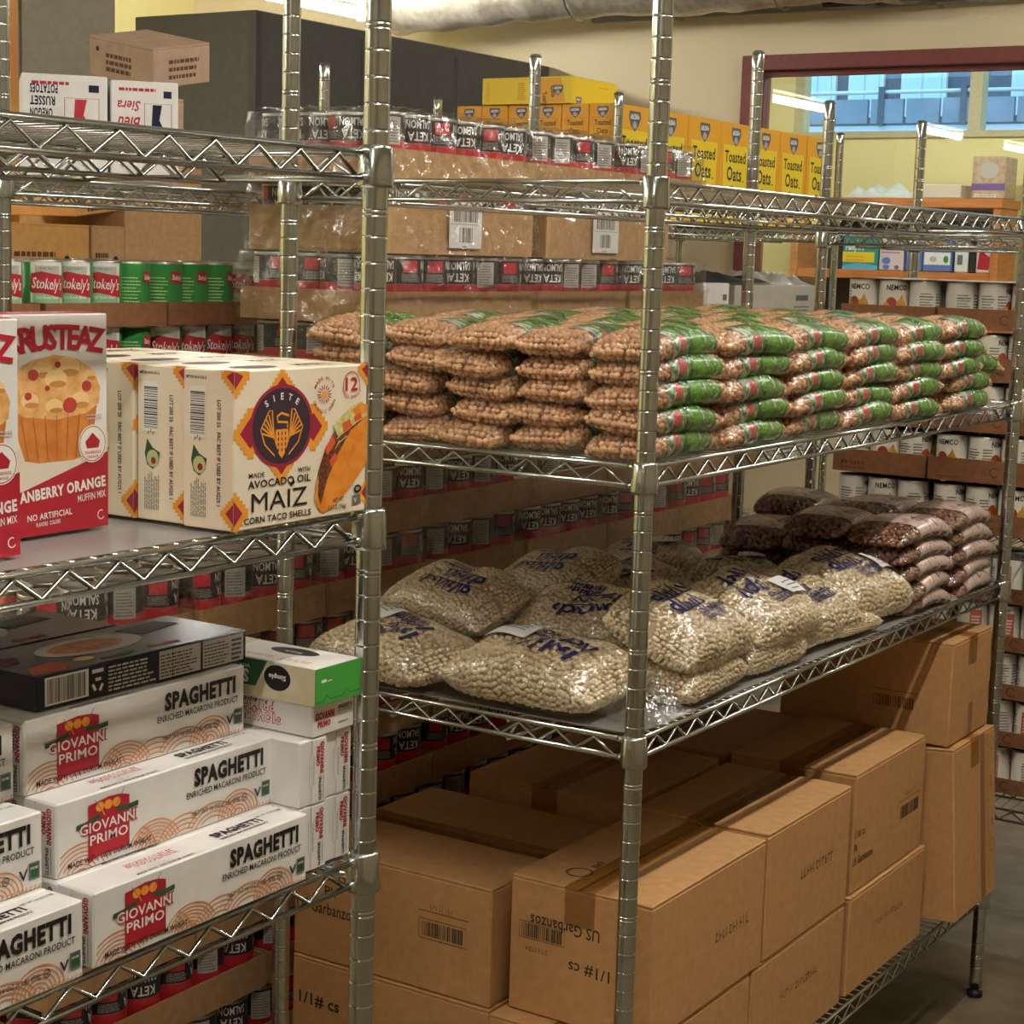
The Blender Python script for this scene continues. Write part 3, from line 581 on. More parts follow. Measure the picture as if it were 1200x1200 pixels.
# ---------------------------------------------------------------- bags of dried beans
class Bag:
    def __init__(s, L, W, T, seed, bend=0, lump=.10, pinch=.25, blunt=3):
        s.blunt = blunt
        s.L, s.W, s.T, s.bend, s.lump, s.pinch = L, W, T, bend, lump, pinch; s.o = Vector((seed*7.3, seed*3.1, seed*1.7))
    def P(s, u, th, off=0):      # u along the bag, th: 0 = -y side, pi/2 = top
        a = min(abs(u), 1); w = s.W/2*(1-s.pinch*a**6); t = s.T/2*max(1-a**s.blunt, 0)**.55+.0015
        c, sn = cos(th), sin(th); y = -w*math.copysign(abs(c)**.66, c); z = t*math.copysign(abs(sn)**.8, sn)
        x = u*s.L/2; n = noise.noise(Vector((x*14, y*14, z*9))+s.o); k = 1+s.lump*n*(1-a**4)
        y *= 1+.3*s.lump*n; z = z*k if z > 0 else z*(1-.2*s.lump*n)
        if off:
            nv = Vector((0.15*u*a**3, -c/w, sn/t)); nv.normalize(); x += nv.x*off; y += nv.y*off; z += nv.z*off
        return Vector((x, y, z - s.bend*(x*x)))
    def grid(s, u0, u1, t0, t1, nu, nt, off, wr=0):
        V = []
        for i in range(nu+1):
            for j in range(nt+1):
                u = u0+(u1-u0)*i/nu; th = t0+(t1-t0)*j/nt; p = s.P(u, th, off)
                if wr: p = s.P(u, th, off+wr*abs(noise.noise(p*55+s.o)))
                V.append(p)
        F = [(i*(nt+1)+j, (i+1)*(nt+1)+j, (i+1)*(nt+1)+j+1, i*(nt+1)+j+1) for i in range(nu) for j in range(nt)]
        return V, F
    def beans(s, a, b, c, seed):      # ellipsoid semi-axes; beans all over the visible skin
        bm = bmesh.new(); bmesh.ops.create_icosphere(bm, subdivisions=1, radius=1); sv = [q.co.copy() for q in bm.verts]; sf = [[q.index for q in f.verts] for f in bm.faces]; bm.free()
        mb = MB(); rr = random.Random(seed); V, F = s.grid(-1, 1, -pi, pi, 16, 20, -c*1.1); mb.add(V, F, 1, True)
        us = [-1+2*k/400 for k in range(401)]; pr = [s.P(u, pi/2) for u in us]; al = [0]
        for k in range(400): al.append(al[-1]+(pr[k+1]-pr[k]).length)
        nu = int(al[-1]/(b*1.66))
        for i in range(nu):
            t_ = al[-1]*(i+.5)/nu; k = 0
            while k < 399 and al[k+1] < t_: k += 1
            u = us[k]; pts = [s.P(u, -pi+2*pi*k/48) for k in range(49)]; ac = [0]
            for k in range(48): ac.append(ac[-1]+(pts[k+1]-pts[k]).length)
            n = max(int(ac[-1]/(a*1.8)), 3); k = 0; ph = rr.random()
            for j in range(n):
                d = ac[-1]*((j+ph+rr.uniform(-.24, .24))/n % 1)
                k = 0
                while k < 47 and ac[k+1] < d: k += 1
                th = -pi+2*pi*(k+(d-ac[k])/max(ac[k+1]-ac[k], 1e-6))/48
                if sin(th) < -.35 and abs(cos(th)) < .75 and abs(u) < .85: continue
                u2 = max(-.998, min(.998, u+(rr.uniform(-.9, .9)*b/s.L if abs(u) < .9 else 0))); p = s.P(u2, th); nn = s.P(u2, th, .003)-p
                if nn.length < 1e-6: continue
                nn.normalize(); q = nn.to_track_quat('Z', 'Y').to_matrix() @ Matrix.Rotation(rr.uniform(-.8, .8)+(pi/2 if rr.random() < .35 else 0), 3, 'Z') @ Matrix.Rotation(rr.uniform(-.35, .35), 3, 'X')
                g = rr.uniform(.88, 1.12); p = p-nn*c*rr.uniform(.75, 1.1)
                mb.add([p+q @ Vector((x.x*a*g, x.y*b*g, x.z*c*g)) for x in sv], sf, 0, True)
        return mb
    def film(s, off, wr=.0015, fin=.012):
        mb = MB(); V, F = s.grid(-1, 1, -pi, pi, 26, 30, off, wr); mb.add(V, F, 0, True)
        for e in (-1, 1):
            V = []; n = 8
            for j in range(n+1):
                y = (-.5+j/n)*s.W*(1-s.pinch)*1.04; p = s.P(e, pi/2)
                for k in range(3): V.append((p.x+e*fin*k/2, y, p.z-.001+.004*noise.noise(Vector((y*60, k*1.5, e))+s.o)*k))
            mb.add(V, [(j*3+k, j*3+3+k, j*3+4+k, j*3+1+k) for j in range(n) for k in range(2)], 0, True)
        return mb
    def top(s, x, y, off=0):
        u = max(-1, min(1, x/(s.L/2))); w = s.W/2*(1-s.pinch*abs(u)**6); c = max(-1, min(1, -y/w)); th = math.acos(math.copysign(abs(c)**(1/.66), c)); return s.P(u, th, off)
def label_mat(name, stops, scale):
    m, n, l, b = base(name); tc = n.new('ShaderNodeTexCoord'); nz = n.new('ShaderNodeTexNoise'); nz.inputs['Scale'].default_value = scale; nz.inputs['Detail'].default_value = 2; nz.inputs['Distortion'].default_value = .8
    cr = n.new('ShaderNodeValToRGB'); e = cr.color_ramp.elements
    while len(e) < len(stops): e.new(.5)
    for i, (p, c) in enumerate(stops): e[i].position = p; e[i].color = (*s2l(c), 1)
    l.new(tc.outputs['Object'], nz.inputs[0]); l.new(nz.outputs['Fac'], cr.inputs[0]); l.new(cr.outputs[0], b.inputs['Base Color']); b.inputs['Roughness'].default_value = .22; return m
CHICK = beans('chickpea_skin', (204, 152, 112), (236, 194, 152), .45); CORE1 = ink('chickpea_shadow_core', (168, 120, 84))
GLAB = label_mat('green_bag_label', [(.3, (20, 66, 28)), (.44, (48, 124, 36)), (.54, (112, 186, 46)), (.63, (40, 108, 40)), (.73, (206, 222, 190))], 46)
GSIDE = label_mat('label_side_green_white', [(.35, (40, 96, 56)), (.5, (150, 176, 140)), (.6, (236, 236, 224))], 80); SPOT = ink('label_red_spot', (196, 66, 76), .25)
CW, CDp, CHt = .211, .106, .0315
def chick_proto(v):
    b = Bag(CW, CDp, .0385, v+1, .7, .2, .13, 6); t = thing('chickpea_bag', '', 'bag')
    b.beans(.0050, .0050, .0048, v).build('chickpeas', [CHICK, CORE1], t, kind='stuff')
    mb = MB(); NU, NT = 44, 16; V, F = b.grid(-.62, .70, R(-74), R(84), NU, NT, .0008)
    mb.v = [tuple(p) for p in V]; mb.f = F; mb.sm = [True]*len(F)
    for i in range(NU):
        for j in range(NT):
            u = -.62+1.32*(i+.5)/NU; th = -74+158*(j+.5)/NT; k = 0
            if u < -.40+.05*sin(th*.09): k = 1
            if ((u+.34)/.10)**2+((th-10)/24)**2 < 1 or ((u-.56)/.06)**2+((th-48)/20)**2 < 1: k = 2
            mb.mi.append(k)
    mb.build('printed_label', [GLAB, GSIDE, SPOT], t)
    b.film(.0016, .0016, .007).build('plastic_film', BAGF, t); return t
cp = [Place(chick_proto(i)) for i in range(4)]
GC = 'bags of chickpeas'
for lay in range(5):
    for col in range(6):
        for row in range(5):
            fx = .110+col*.2165+(.05 if col == 5 and lay < 2 else 0); fy = .050+row*.1095+((lay*37+row*17) % 7-3)*.0035*(row > 0)
            if col == 5 and lay > 1: fx -= .012
            x = fx+random.uniform(-.010, .010); y = fy+random.uniform(-.004, .004) - (.004 if row == 0 else 0)
            z = S2+.0225+lay*CHt+random.uniform(-.001, .001); place = None
            L_ = LAY[lay]
            if row == 0: place = 'in the green-fronted row, %s layer, %s from the near post' % (L_, ORD[col+1])
            elif col == 0: place = 'at the open left end, %s layer, %s back from the near post' % (L_, ORD[row+1])
            elif lay == 4: place = 'on top of the pile, %s row back, %s from the left end' % (ORD[row+1], ORD[col+1])
            lab = 'clear chickpea bag '+place if place else 'clear chickpea bag buried deep inside the big pile'
            cp[(lay*3+col*5+row*2) % 4].put((x, y, z), (R(random.uniform(-4, 4)), R(random.uniform(-2, 2)), R(random.uniform(-3.5, 3.5))), lab, GC if place else 'buried chickpea bags')
cp[1].put((1.368, .088, S2+.0215+CHt*2+.004), (0, R(9), R(-18)), 'clear chickpea bag lying askew at the far right end of the pile', GC)

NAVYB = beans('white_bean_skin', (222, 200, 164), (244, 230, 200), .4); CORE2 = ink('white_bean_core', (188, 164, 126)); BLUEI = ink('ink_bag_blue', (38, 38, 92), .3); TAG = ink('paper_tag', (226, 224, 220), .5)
def scribble(p, x, y, w, h, n, mat, seed, thick):
    rr = random.Random(seed)
    for k in range(n):       # lines of joined up script, too crumpled to read
        yy = y+h*(n-1-k)/n; hh = h/n*.8; xx = x+rr.uniform(0, w*.1); ww = w*(1-.25*k/n)*rr.uniform(.85, 1)
        t = xx
        while t < xx+ww:
            a = hh*rr.uniform(.25, .5); q = rr.choice((0, 1, 2, 3))
            if q == 0: p.arc(t+a, yy+hh*.35, a, 30, 330, thick, mat, 8)
            elif q == 1: p.stroke([(t, yy), (t+a*.6, yy+hh), (t+a*1.2, yy)], thick, mat)
            elif q == 2: p.stroke([(t+a*.2, yy), (t+a*.5, yy+hh*1.05)], thick*1.3, mat); p.arc(t+a, yy+hh*.3, a*.6, 90, -90, thick, mat, 6)
            else: p.stroke([(t, yy+hh*.6), (t+a, yy+hh*.1), (t+a*1.3, yy+hh*.7)], thick, mat)
            t += a*1.5
        p.stroke([(xx, yy-hh*.1), (xx+ww, yy+hh*.05)], thick*.5, mat)
def white_proto(v, tag):
    b = Bag(.25, .178, (.085, .08, .09)[v], v+11, .6, .34, .12, 4); t = thing('white_bean_bag', '', 'bag')
    b.beans(.0056, .0039, .0035, v+5).build('white_beans', [NAVYB, CORE2], t, kind='stuff')
    p = Print(); scribble(p, -84, -16, 112, 74, 2, BLUEI, v, 6); scribble(p, -30, -48, 76, 30, 2, BLUEI, v+3, 2.6)
    p.build('blue_print', t, (0, 0, 0), (1, 0, 0), (0, 1, 0), eps=.0022, dl=.00001, fn=lambda x, y, o: b.top(x, y, o))
    b.film(.0014, .003, .03).build('plastic_film', BAGW, t)
    if tag:
        mb = MB(); V = []; n = 6
        for i in range(n+1):
            for j in range(5):
                q = b.top(.028+.07*i/n, -.045+.05*j/4, .0062); V.append(q)
        mb.add(V, [(i*5+j, i*5+5+j, i*5+6+j, i*5+1+j) for i in range(n) for j in range(4)], 0, True); g = mb.build('paper_label', TAG, t)
        p = Print()
        for k, (a, w_) in enumerate(((20, 34), (10, 40), (0, 26), (-10, 44))): p.lines(40, -30+a, w_, 4, 1, GREY, .7, k+v)
        p.build('label_text', g, (0, 0, 0), (1, 0, 0), (0, 1, 0), dl=.00002, fn=lambda x, y, o: b.top(x, y-.008, .0066+o))
    return t
wp = {(v, k): Place(white_proto(v, k)) for v in range(3) for k in (0, 1)}
GW = 'bags of white beans'
for (v, tag, x, y, z, yaw, pit, rol, sc, lab) in (
    (0, 1, .086, .195, .9045, 88, 0, -5, .98, 'white bean bag lying flat at the left end, paper label in its middle'),
    (1, 1, .080, .440, .900, 76, 0, -5, .92, 'white bean bag with paper label, half behind the left post'),
    (2, 0, .245, .455, .951, 82, -4, -18, .80, 'rounded white bean bag with blue print perched on the far left pile'),
    (0, 0, .262, .430, .889, 86, 0, 0, .74, 'flat white bean bag squeezed under the far left rounded bag'),
    (1, 0, .302, .255, .934, 96, 4, -22, .86, 'white bean bag with big blue print leaning behind the labelled front one'),
    (2, 0, .500, .440, .944, 80, 8, -20, .84, 'tallest white bean bag standing up at the middle back'),
    (0, 1, .640, .372, .925, 60, 0, -10, .84, 'white bean bag with paper label just left of the near post'),
    (2, 0, .276, .078, .952, 2, 0, 20, .90, 'white bean bag right behind the near post, leaning on a lower bag'),
    (1, 0, .260, .076, .889, 4, 0, 0, .82, 'white bean bag lying under the leaning one at the near post'),
    (0, 1, .515, .080, .944, 0, 0, 20, .92, 'white bean bag with white tag, second from the near post along the front'),
    (2, 0, .480, .080, .888, -3, 0, 0, .80, 'white bean bag flat underneath, second from the near post'),
    (1, 0, .700, .094, .915, -2, 0, 20, .98, 'white bean bag third from the near post along the front edge'),
    (2, 1, .925, .100, .918, -6, 0, 15, 1.0, 'white bean bag with tag, farthest right, touching the pinto stack'),
    (1, 0, .80, .060, .8785, -5, 0, 0, .60, 'thin white bean bag flattened under the farthest right ones'),
    (0, 1, .868, .450, .918, 22, 0, 0, .95, 'white bean bag with pale tag lying in the shade of the middle back'),
    (1, 1, .875, .280, .912, 20, 6, 0, .92, 'white bean bag with pale tag lying in shade before the pinto pile'),
    (2, 0, .660, .520, .905, 10, 0, 0, .80, 'white bean bag deepest in the shade at the back rail')):
    o = wp[(v, tag)].put((x, y, z+.003), (R(rol), R(pit), R(yaw)), lab, GW); o.scale = (sc, sc, sc if sc > .65 else .45)
# crumpled empty film by the near post
mb = MB(); V = []; n = 18
for i in range(n+1):
    for j in range(n+1):
        a, b_ = i/n-.5, j/n-.5; q = Vector((a*.12, b_*.13, 0)); k = noise.noise(Vector((a*9, b_*9, 3)))*.5+.5; q.z = .004+max(0, .05*k*(1-4*a*a)*(1-4*b_*b_)*1.6); q.x += .02*noise.noise(q*40+Vector((1, 2, 3))); V.append(q)
mb.add(V, [(i*(n+1)+j, (i+1)*(n+1)+j, (i+1)*(n+1)+j+1, i*(n+1)+j+1) for i in range(n) for j in range(n)], 0, True)
mb.build('crumpled_film', BAGW, loc=(.105, .052, S3+.005), label='crumpled clear plastic film lying beside the near shelf post', cat='plastic film')

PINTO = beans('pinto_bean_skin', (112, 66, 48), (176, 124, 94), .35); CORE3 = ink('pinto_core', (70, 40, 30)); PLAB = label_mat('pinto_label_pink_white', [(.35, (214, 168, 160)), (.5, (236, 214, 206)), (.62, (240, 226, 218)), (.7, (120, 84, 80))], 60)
PW, PD, PT_ = .235, .125, .0315
def pinto_proto(v):
    b = Bag(PW, PD, .038, v+31, 1.5, .16); t = thing('pinto_bean_bag', '', 'bag'); b.beans(.0068, .0043, .0042, v+41).build('pinto_beans', [PINTO, CORE3], t, kind='stuff')
    mb = MB(); NU, NT = 36, 14; V, F = b.grid(-.55, .8, R(-30), R(128), NU, NT, .0009); mb.v = [tuple(p) for p in V]; mb.f = F; mb.sm = [True]*len(F)
    for i in range(NU):
        for j in range(NT):
            u = -.55+1.35*(i+.5)/NU; th = -30+158*(j+.5)/NT
            k = 1 if abs(u-.55) < .09 and abs(th-48) < 24 else (2 if th < -8 and (i//3) % 3 else (2 if abs(th-60) < 12 and -.3 < u < .3 and (i % 3 < 2) else 0)); mb.mi.append(k)
    mb.build('printed_label', [PLAB, SPOT, BROWNI], t); b.film(.0016, .0016, .01).build('plastic_film', BAGF, t); return t
pp = [Place(pinto_proto(i)) for i in range(3)]
for lay in range(5):
    for col in range(2):
        for row in range(3):
            if row == 2 and lay == 4: continue
            z = S3+.022+lay*PT_; x = 1.130+col*.235-lay*.006+random.uniform(-.006, .006); y = .066+row*.132+random.uniform(-.003, .003)
            place = 'in the front row, %s layer, %s column' % (LAY[lay], ('left', 'right')[col]) if row == 0 else 'in the %s row, %s layer, %s column' % (('', 'middle', 'rear')[row], LAY[lay], ('left', 'right')[col])
            pp[(lay+col+row) % 3].put((x, y, z), (R(random.uniform(-3, 3)), R(random.uniform(-3, 3)), R(random.uniform(-4, 4))), 'dark pinto bean bag '+place, 'bags of pinto beans')
for i, (x, y, z, a) in enumerate(((1.02, .515, .882, 12), (1.02, .50, .9145, 22), (1.28, .345, 1.0115, 4))): pp[i].put((x, y, z), (0, R(3), R(a)), ('dark pinto bean bag lowest behind the white beans at the back', 'dark pinto bean bag on another behind the white beans at the back', 'dark pinto bean bag topmost at the rear of the pinto stack')[i], 'bags of pinto beans')

# ---------------------------------------------------------------- corrugated cartons
def carton(label, w, d, h, loc, rot=(0, 0, 0), seam='x', mat=None, group='brown corrugated cartons', tape=True, name='cardboard_carton'):
    mat = mat or KRAFT; t = thing(name, label, 'carton', loc, rot, group); mb = MB(); mb.cbox((0, 0, 0), (w, d, h-.0045), .0025); mb.build('carton_body', mat, t)
    g = .0014
    for k in (0, 1):
        a, b = ((.0005, .0005+k*(d/2+g)), (w-.0005, d/2-g+k*(d/2))) if seam == 'x' else ((.0005+k*(w/2+g), .0005), (w/2-g+k*(w/2), d-.0005))
        mb = MB(); mb.cbox((a[0], a[1], h-.0045), (b[0], b[1]-.0, h), .0012); mb.build('top_flap', mat, t)
    if tape:
        mb = MB(); tw = .024
        if seam == 'x': mb.box((-.0004, d/2-tw, h), (w+.0004, d/2+tw, h+.0003)); mb.box((-.0006, d/2-tw, h-.055), (-.0002, d/2+tw, h+.0003)); mb.box((w+.0002, d/2-tw, h-.055), (w+.0006, d/2+tw, h+.0003))
        else: mb.box((w/2-tw, -.0004, h), (w/2+tw, d+.0004, h+.0003)); mb.box((w/2-tw, -.0006, h-.055), (w/2+tw, -.0002, h+.0003))
        mb.build('packing_tape', TAPE, t)
    return t
DOT = ink('ink_dot_print', (96, 66, 40), .7); CINK = ink('ink_carton_black', (46, 38, 30), .7)
def dotcode(p, x, y, w, h, seed):      # faint ink-jet date code
    rr = random.Random(seed); n = int(w/(h*.75)); V = []; F = []
    for i in range(n):
        for k in range(3):
            if rr.random() < .7:
                a = x+i*h*.75; b = y+k*h*.36; ww = h*rr.choice((.12, .5)); o = len(V); V += [(a, b), (a+ww, b), (a+ww, b+h*.16), (a, b+h*.16)]; F.append((o, o+1, o+2, o+3))
        a = x+i*h*.75; o = len(V); V += [(a, y), (a+h*.12, y), (a+h*.12, y+h), (a, y+h)]; F.append((o, o+1, o+2, o+3))
    p.raw(V, F, DOT)
zB = S4+.0045; h1, h2 = .176, .199
# lower row
for i, (x0, x1, l) in enumerate(((.045, .408, 'brown carton at the bottom front, nearest the near post'), (.416, .776, 'brown carton at the bottom front, in the middle'), (.800, 1.160, 'brown carton at the bottom front, third from the near post'))):
    t = carton(l, x1-x0, .235, h1, (x0, .006, zB)); p = Print(); dotcode(p, 110, 90, 150, 13, i); on_front(p, t, x1-x0, .235, h1)
t = carton('brown carton at the lower left end, marked with pack size', .36, .365, h1-.012, (.075, .258, zB), seam='y'); p = Print(); p.text('1/1# cs', 14, 90, 19, CINK, 78, bold=.02); p.barcode(170, 44, 60, 26, CINK); on_left(p, t, .36, .365, h1-.012)
# upper row
w = .362; t = carton('brown garbanzo carton with upside-down lettering beside the near post', w, .226, h2, (.078, .004, zB+h1+.001)); p = Print(); dotcode(p, 200, 86, 120, 15, 11); p.stroke([(300, 60), (300, 90)], .6, DOT); on_front(p, t, w, .226, h2)
p = Print(); p.text('US Garbanzos', 34, 146, 17, CINK, 112, flip=True, align='r', bold=.01); p.text('Pk', 172, 116, 15, CINK, 18, flip=True, align='r', bold=.01); p.text('1/1# cs', 98, 92, 17, CINK, 66, flip=True, align='r', bold=.01); p.barcode(20, 112, 66, 20, CINK); p.stroke([(16, 110), (90, 110), (90, 134), (16, 134), (16, 110)], .9, CINK); dotcode(p, 28, 92, 40, 7, 3); on_left(p, t, w, .226, h2)
p = Print(); p.arc(60, 150, 18, 0, 360, 3, DOT, 18); p.text('pack', 90, 140, 14, DOT, 30, bold=.02); on_top(p, t, w, .226, h2)
w = .326; t = carton('brown carton second from the near post, upper row', w, .232, h2+.004, (.450, .005, zB+h1+.001)); p = Print(); dotcode(p, 130, 96, 140, 16, 12); p.stroke([(248, 84), (252, 128)], 1, DOT); on_front(p, t, w, .232, h2)
w = .335; t = carton('brown carton third from the near post, printed Garbanzos and a barcode', w, .235, h2+.012, (.812, .012, zB+h1+.001)); p = Print(); p.text('1/1# cs', 6, 98, 14, CINK, 46); p.text('Pk', 6, 74, 14, CINK, 16); p.text('US Garbanzos', -8+10, 50, 14, CINK, 92); p.barcode(220, 78, 90, 24, CINK); p.stroke([(210, 112), (318, 112)], 1, CINK); dotcode(p, 240, 118, 50, 7, 14); on_front(p, t, w, .235, h2)
t = carton('brown carton filling the upper left end, barcode printed near its corner', .362, .362, h2-.021, (.078, .262, zB+h1-.011), seam='y'); p = Print()
p.text('US Garbanzos', 6, 74, 19, CINK, 112, bold=.01); p.text('Pk', 60, 104, 16, CINK, 22, bold=.01); p.text('1/1# cs', 40, 130, 15, CINK, 62, bold=.01)
p.barcode(242, 84, 72, 22, CINK); p.stroke([(236, 80), (320, 80), (320, 110), (236, 110), (236, 80)], 1, CINK); p.stroke([(236, 122), (324, 122)], 1.2, CINK); dotcode(p, 256, 126, 46, 7, 5); on_left(p, t, .362, .362, h2-.021)
# two rear cartons and the two tall ones at the right end
for i, (x0, l) in enumerate(((.46, 'brown carton in the dark behind the front row, left'), (.83, 'brown carton in the dark behind the front row, right'))):
    carton(l+', lower', .34, .30, h1, (x0, .262, zB)); carton(l+', upper', .34, .30, h2, (x0, .262, zB+h1+.001))
def tall(label, w, d, h, loc, rot):
    t = carton(label, w, d, h, loc, rot, 'y'); return t
t = tall('tall brown carton overhanging the bottom shelf at the right, leaning back', .238, .34, .330, (1.190, -.050, zB+.0265), (R(-4.2), 0, 0)); p = Print(); p.arc(214, 300, 13, 0, 360, 1, DOT, 16); p.text('pack', 208, 236, 8, DOT, 24, rot=-90); p.text('cs', 214, 150, 10, DOT, 14, rot=-90); p.arc(214, 96, 12, 0, 360, 1, DOT, 16); p.stroke([(196, 2), (194, 328)], 1, DOT); p.rect(150, 2, 26, 326, grainy('brown_tape', (150, 108, 66), (158, 114, 70), 40, .4)); on_front(p, t, .238, .34, .330)
t = tall('brown carton with open top flap balanced on the tall one at right', .222, .34, .196, (1.196, -.012, zB+.0265+.3305), (0, 0, 0)); p = Print(); p.rect(100, 140, 24, 56, MATS['brown_tape']); p.rect(106, 4, 24, 60, MATS['brown_tape']); on_front(p, t, .222, .34, .196)
p = Print(); p.barcode(190, 60, 80, 22, DOT); p.stroke([(184, 92), (276, 92)], 1.2, DOT); on_left(p, t, .222, .34, .196)
# ---------------------------------------------------------------- canned goods in trays
def can_mesh(name, r, h, bands, prints=(), n=20):
    mats = [TIN]; mb = MB(); pr = [(r*.94, .001), (r*1.0, .0), (r*1.0, .003), (r*.985, .004)]
    for z0, z1, m in bands:
        if m not in mats: mats.append(m)
        pr += [(r*.985, z0, mats.index(m)), (r*.985, z1, 0)]
    pr += [(r*.985, h-.004), (r, h-.003), (r, h), (r*.93, h), (r*.93, h-.005), (0.002, h-.005)]
    mb.lathe(pr, n)
    for p, a0 in prints:
        o = len(mb.v)
        for x, y, l in p.V:
            a = a0+x/1000/r; q = r*.985+.0003+l*.00005; mb.v.append((q*cos(a), q*sin(a), y/1000))
        for f, i in zip(p.F, p.MI):
            m = p.M[i]
            if m not in mats: mats.append(m)
            xs = [p.V[k][0] for k in f]; k0, k1 = min(xs), max(xs)
            if k1-k0 < 7: mb.f.append(tuple(k+o for k in f)); mb.mi.append(mats.index(m)); mb.sm.append(False); continue
            ns = int((k1-k0)/4)+1; l = p.V[f[0]][2]; q = r*.985+.0003+l*.00005      # wide shapes are cut into strips that follow the can
            for s_ in range(ns):
                P = [p.V[k][:2] for k in f]
                for lim, sg in ((k0+(k1-k0)*s_/ns, 1), (k0+(k1-k0)*(s_+1)/ns, -1)):
                    R_ = []
                    for c_ in range(len(P)):
                        A, B = P[c_-1], P[c_]; da, db = (A[0]-lim)*sg, (B[0]-lim)*sg
                        if (da >= 0) != (db >= 0): t_ = da/(da-db); R_.append((A[0]+(B[0]-A[0])*t_, A[1]+(B[1]-A[1])*t_))
                        if db >= 0: R_.append(B)
                    P = R_
                if len(P) > 2:
                    o2 = len(mb.v); mb.v += [(q*cos(a0+x/1000/r), q*sin(a0+x/1000/r), y/1000) for x, y in P]; mb.f.append(tuple(range(o2, o2+len(P)))); mb.mi.append(mats.index(m)); mb.sm.append(False)
    return mb.mesh(name, mats)
def panel(p, x, y, w, h, m, n=6):
    p.raw([(x+w*i/n, y+k*h) for i in range(n+1) for k in (0, 1)], [(2*i, 2*i+2, 2*i+3, 2*i+1) for i in range(n)], m)
def tray_mesh(w, d, h, mat, t=.003, notch=False):
    mb = MB(); mb.box((0, 0, 0), (w, d, t)); mb.box((0, 0, t), (w, t, h)); mb.box((0, d-t, t), (w, d, h)); mb.box((0, t, t), (t, d-t, h)); mb.box((w-t, t, t), (w, d-t, h)); return mb.mesh('tray', mat)
def wrap_mesh(w, d, h, ht, seed, sl=.004):
    mb = MB(); o = Vector((seed*3.7, seed*1.3, seed*9.1))
    def face(fn, nu, nv):
        V = []
        for i in range(nu+1):
            for j in range(nv+1):
                p, nn = fn(i/nu, j/nv); V.append(p+nn*(.0012+.009*(1-abs(noise.noise(Vector((p.x*24+p.z*14, p.y*24+p.z*14, p.z*9))+o)))**4+.003*abs(noise.noise(p*60+o))))
        mb.add(V, [(i*(nv+1)+j, (i+1)*(nv+1)+j, (i+1)*(nv+1)+j+1, i*(nv+1)+j+1) for i in range(nu) for j in range(nv)], 0, True)
    def ins(z): return -.004 if z <= ht else -.004+min((z-ht)/(h-ht), 1)*sl*1.6
    nx = max(int(w/.009), 4); ny = max(int(d/.011), 4); nz = 14
    face(lambda a, b: (Vector((-ins(b*h)*-1*0+ins(b*h)+(w-2*ins(b*h))*a, ins(b*h), b*h)), Vector((0, -1, 0))), nx, nz)
    face(lambda a, b: (Vector((ins(b*h), d-ins(b*h)-(d-2*ins(b*h))*a, b*h)), Vector((-1, 0, 0))), ny, nz)
    face(lambda a, b: (Vector((w-ins(b*h), ins(b*h)+(d-2*ins(b*h))*a, b*h)), Vector((1, 0, 0))), ny, nz)
    face(lambda a, b: (Vector((ins(h)+(w-2*ins(h))*a, ins(h)+(d-2*ins(h))*b, h+.001)), Vector((0, 0, 1))), nx, ny)
    return mb.mesh('shrink_wrap', WRAP)
# salmon: charcoal label, red foot, name printed upside down as the photograph shows it
SLAB = ink('salmon_label_charcoal', (50, 52, 56), .3); SRED = ink('salmon_label_red', (206, 52, 66), .3)
p1 = Print(); p1.text('KETA', 0, 83, 15, WHITEI, 40, 'c', 0, .02, flip=True); p1.text('SALMON', 0, 103, 14, WHITEI, 48, 'c', 0, .016, flip=True); p1.lines(-20, 30, 40, 3, 1, WHITEI)
p2 = Print(); panel(p2, -17, 58, 34, 46, PALE); p2.lines(-14, 62, 28, 38, 8, GREY, .4, 3)
p3 = Print(); panel(p3, -14, 84, 28, 20, SRED); p3.lines(-16, 68, 36, 14, 7, PALE, .4, 7)
SAL = can_mesh('can', .0362, .112, ((.005, .064, SRED), (.0643, .107, SLAB)), ((p1, 0), (p2, 1.75), (p3, 3.3), (p1, 4.6)), 22)
TRM = {}; WRM = {}
def case(label, w, d, loc, can, pitch, canh, trayh, group, mat=KRAFT2, wrap=True, name='canned_salmon_case', full=True, seed=0, k_=0):
    t = thing(name, label, 'case of cans', loc, (0, 0, 0), group); w_ = round(w, 3); k = (w_, d, trayh, mat.name)
    if k not in TRM: TRM[k] = tray_mesh(w_, d, trayh, mat)
    obj('tray', TRM[k], t); n = max(int(round((w-.008)/pitch)), 1); m = max(int((d-.008)/pitch), 1); px = (w-.008)/n; py = (d-.008)/m; rr = random.Random(seed+int(w*1000))
    for i in range(n):
        for j in range(m):
            if j > 1 and i > 0 or (j == 1 and i > 0 and k_ < 0): continue
            obj('can', can, t, (.004+px*(i+.5), .004+py*(j+.5), .0035), (0, 0, (rr.choice((-2.2, -2.2, -2.0, -2.3-pi, -2.6-pi, -2.1-pi/2)) if name[0] == 'v' else rr.choice((-2.1, -2.1-1.75, -2.1-3.3, -2.3-4.6, -2.0-1.9, -2.4-3.1)))))
    if wrap:
        kk = (w_, d, seed % 3)
        if kk not in WRM: WRM[kk] = wrap_mesh(w_, d, canh+.005, trayh, seed % 3)
        obj('shrink_wrap', WRM[kk], t)
    return t
YS = .760; GSm = 'shrink wrapped cases of canned salmon'; PZ = .1195
pats = [[(.462, .930), (.936, 1.270), (1.276, 1.610)], [(.463, .918), (.976, 1.470)], [(.440, .922), (.930, 1.296), (1.305, 1.640)]]
patB = [[(.452, .91), (.917, 1.37), (1.376, 1.83)], [(.456, .93), (.936, 1.24), (1.246, 1.55), (1.556, 1.98)]]
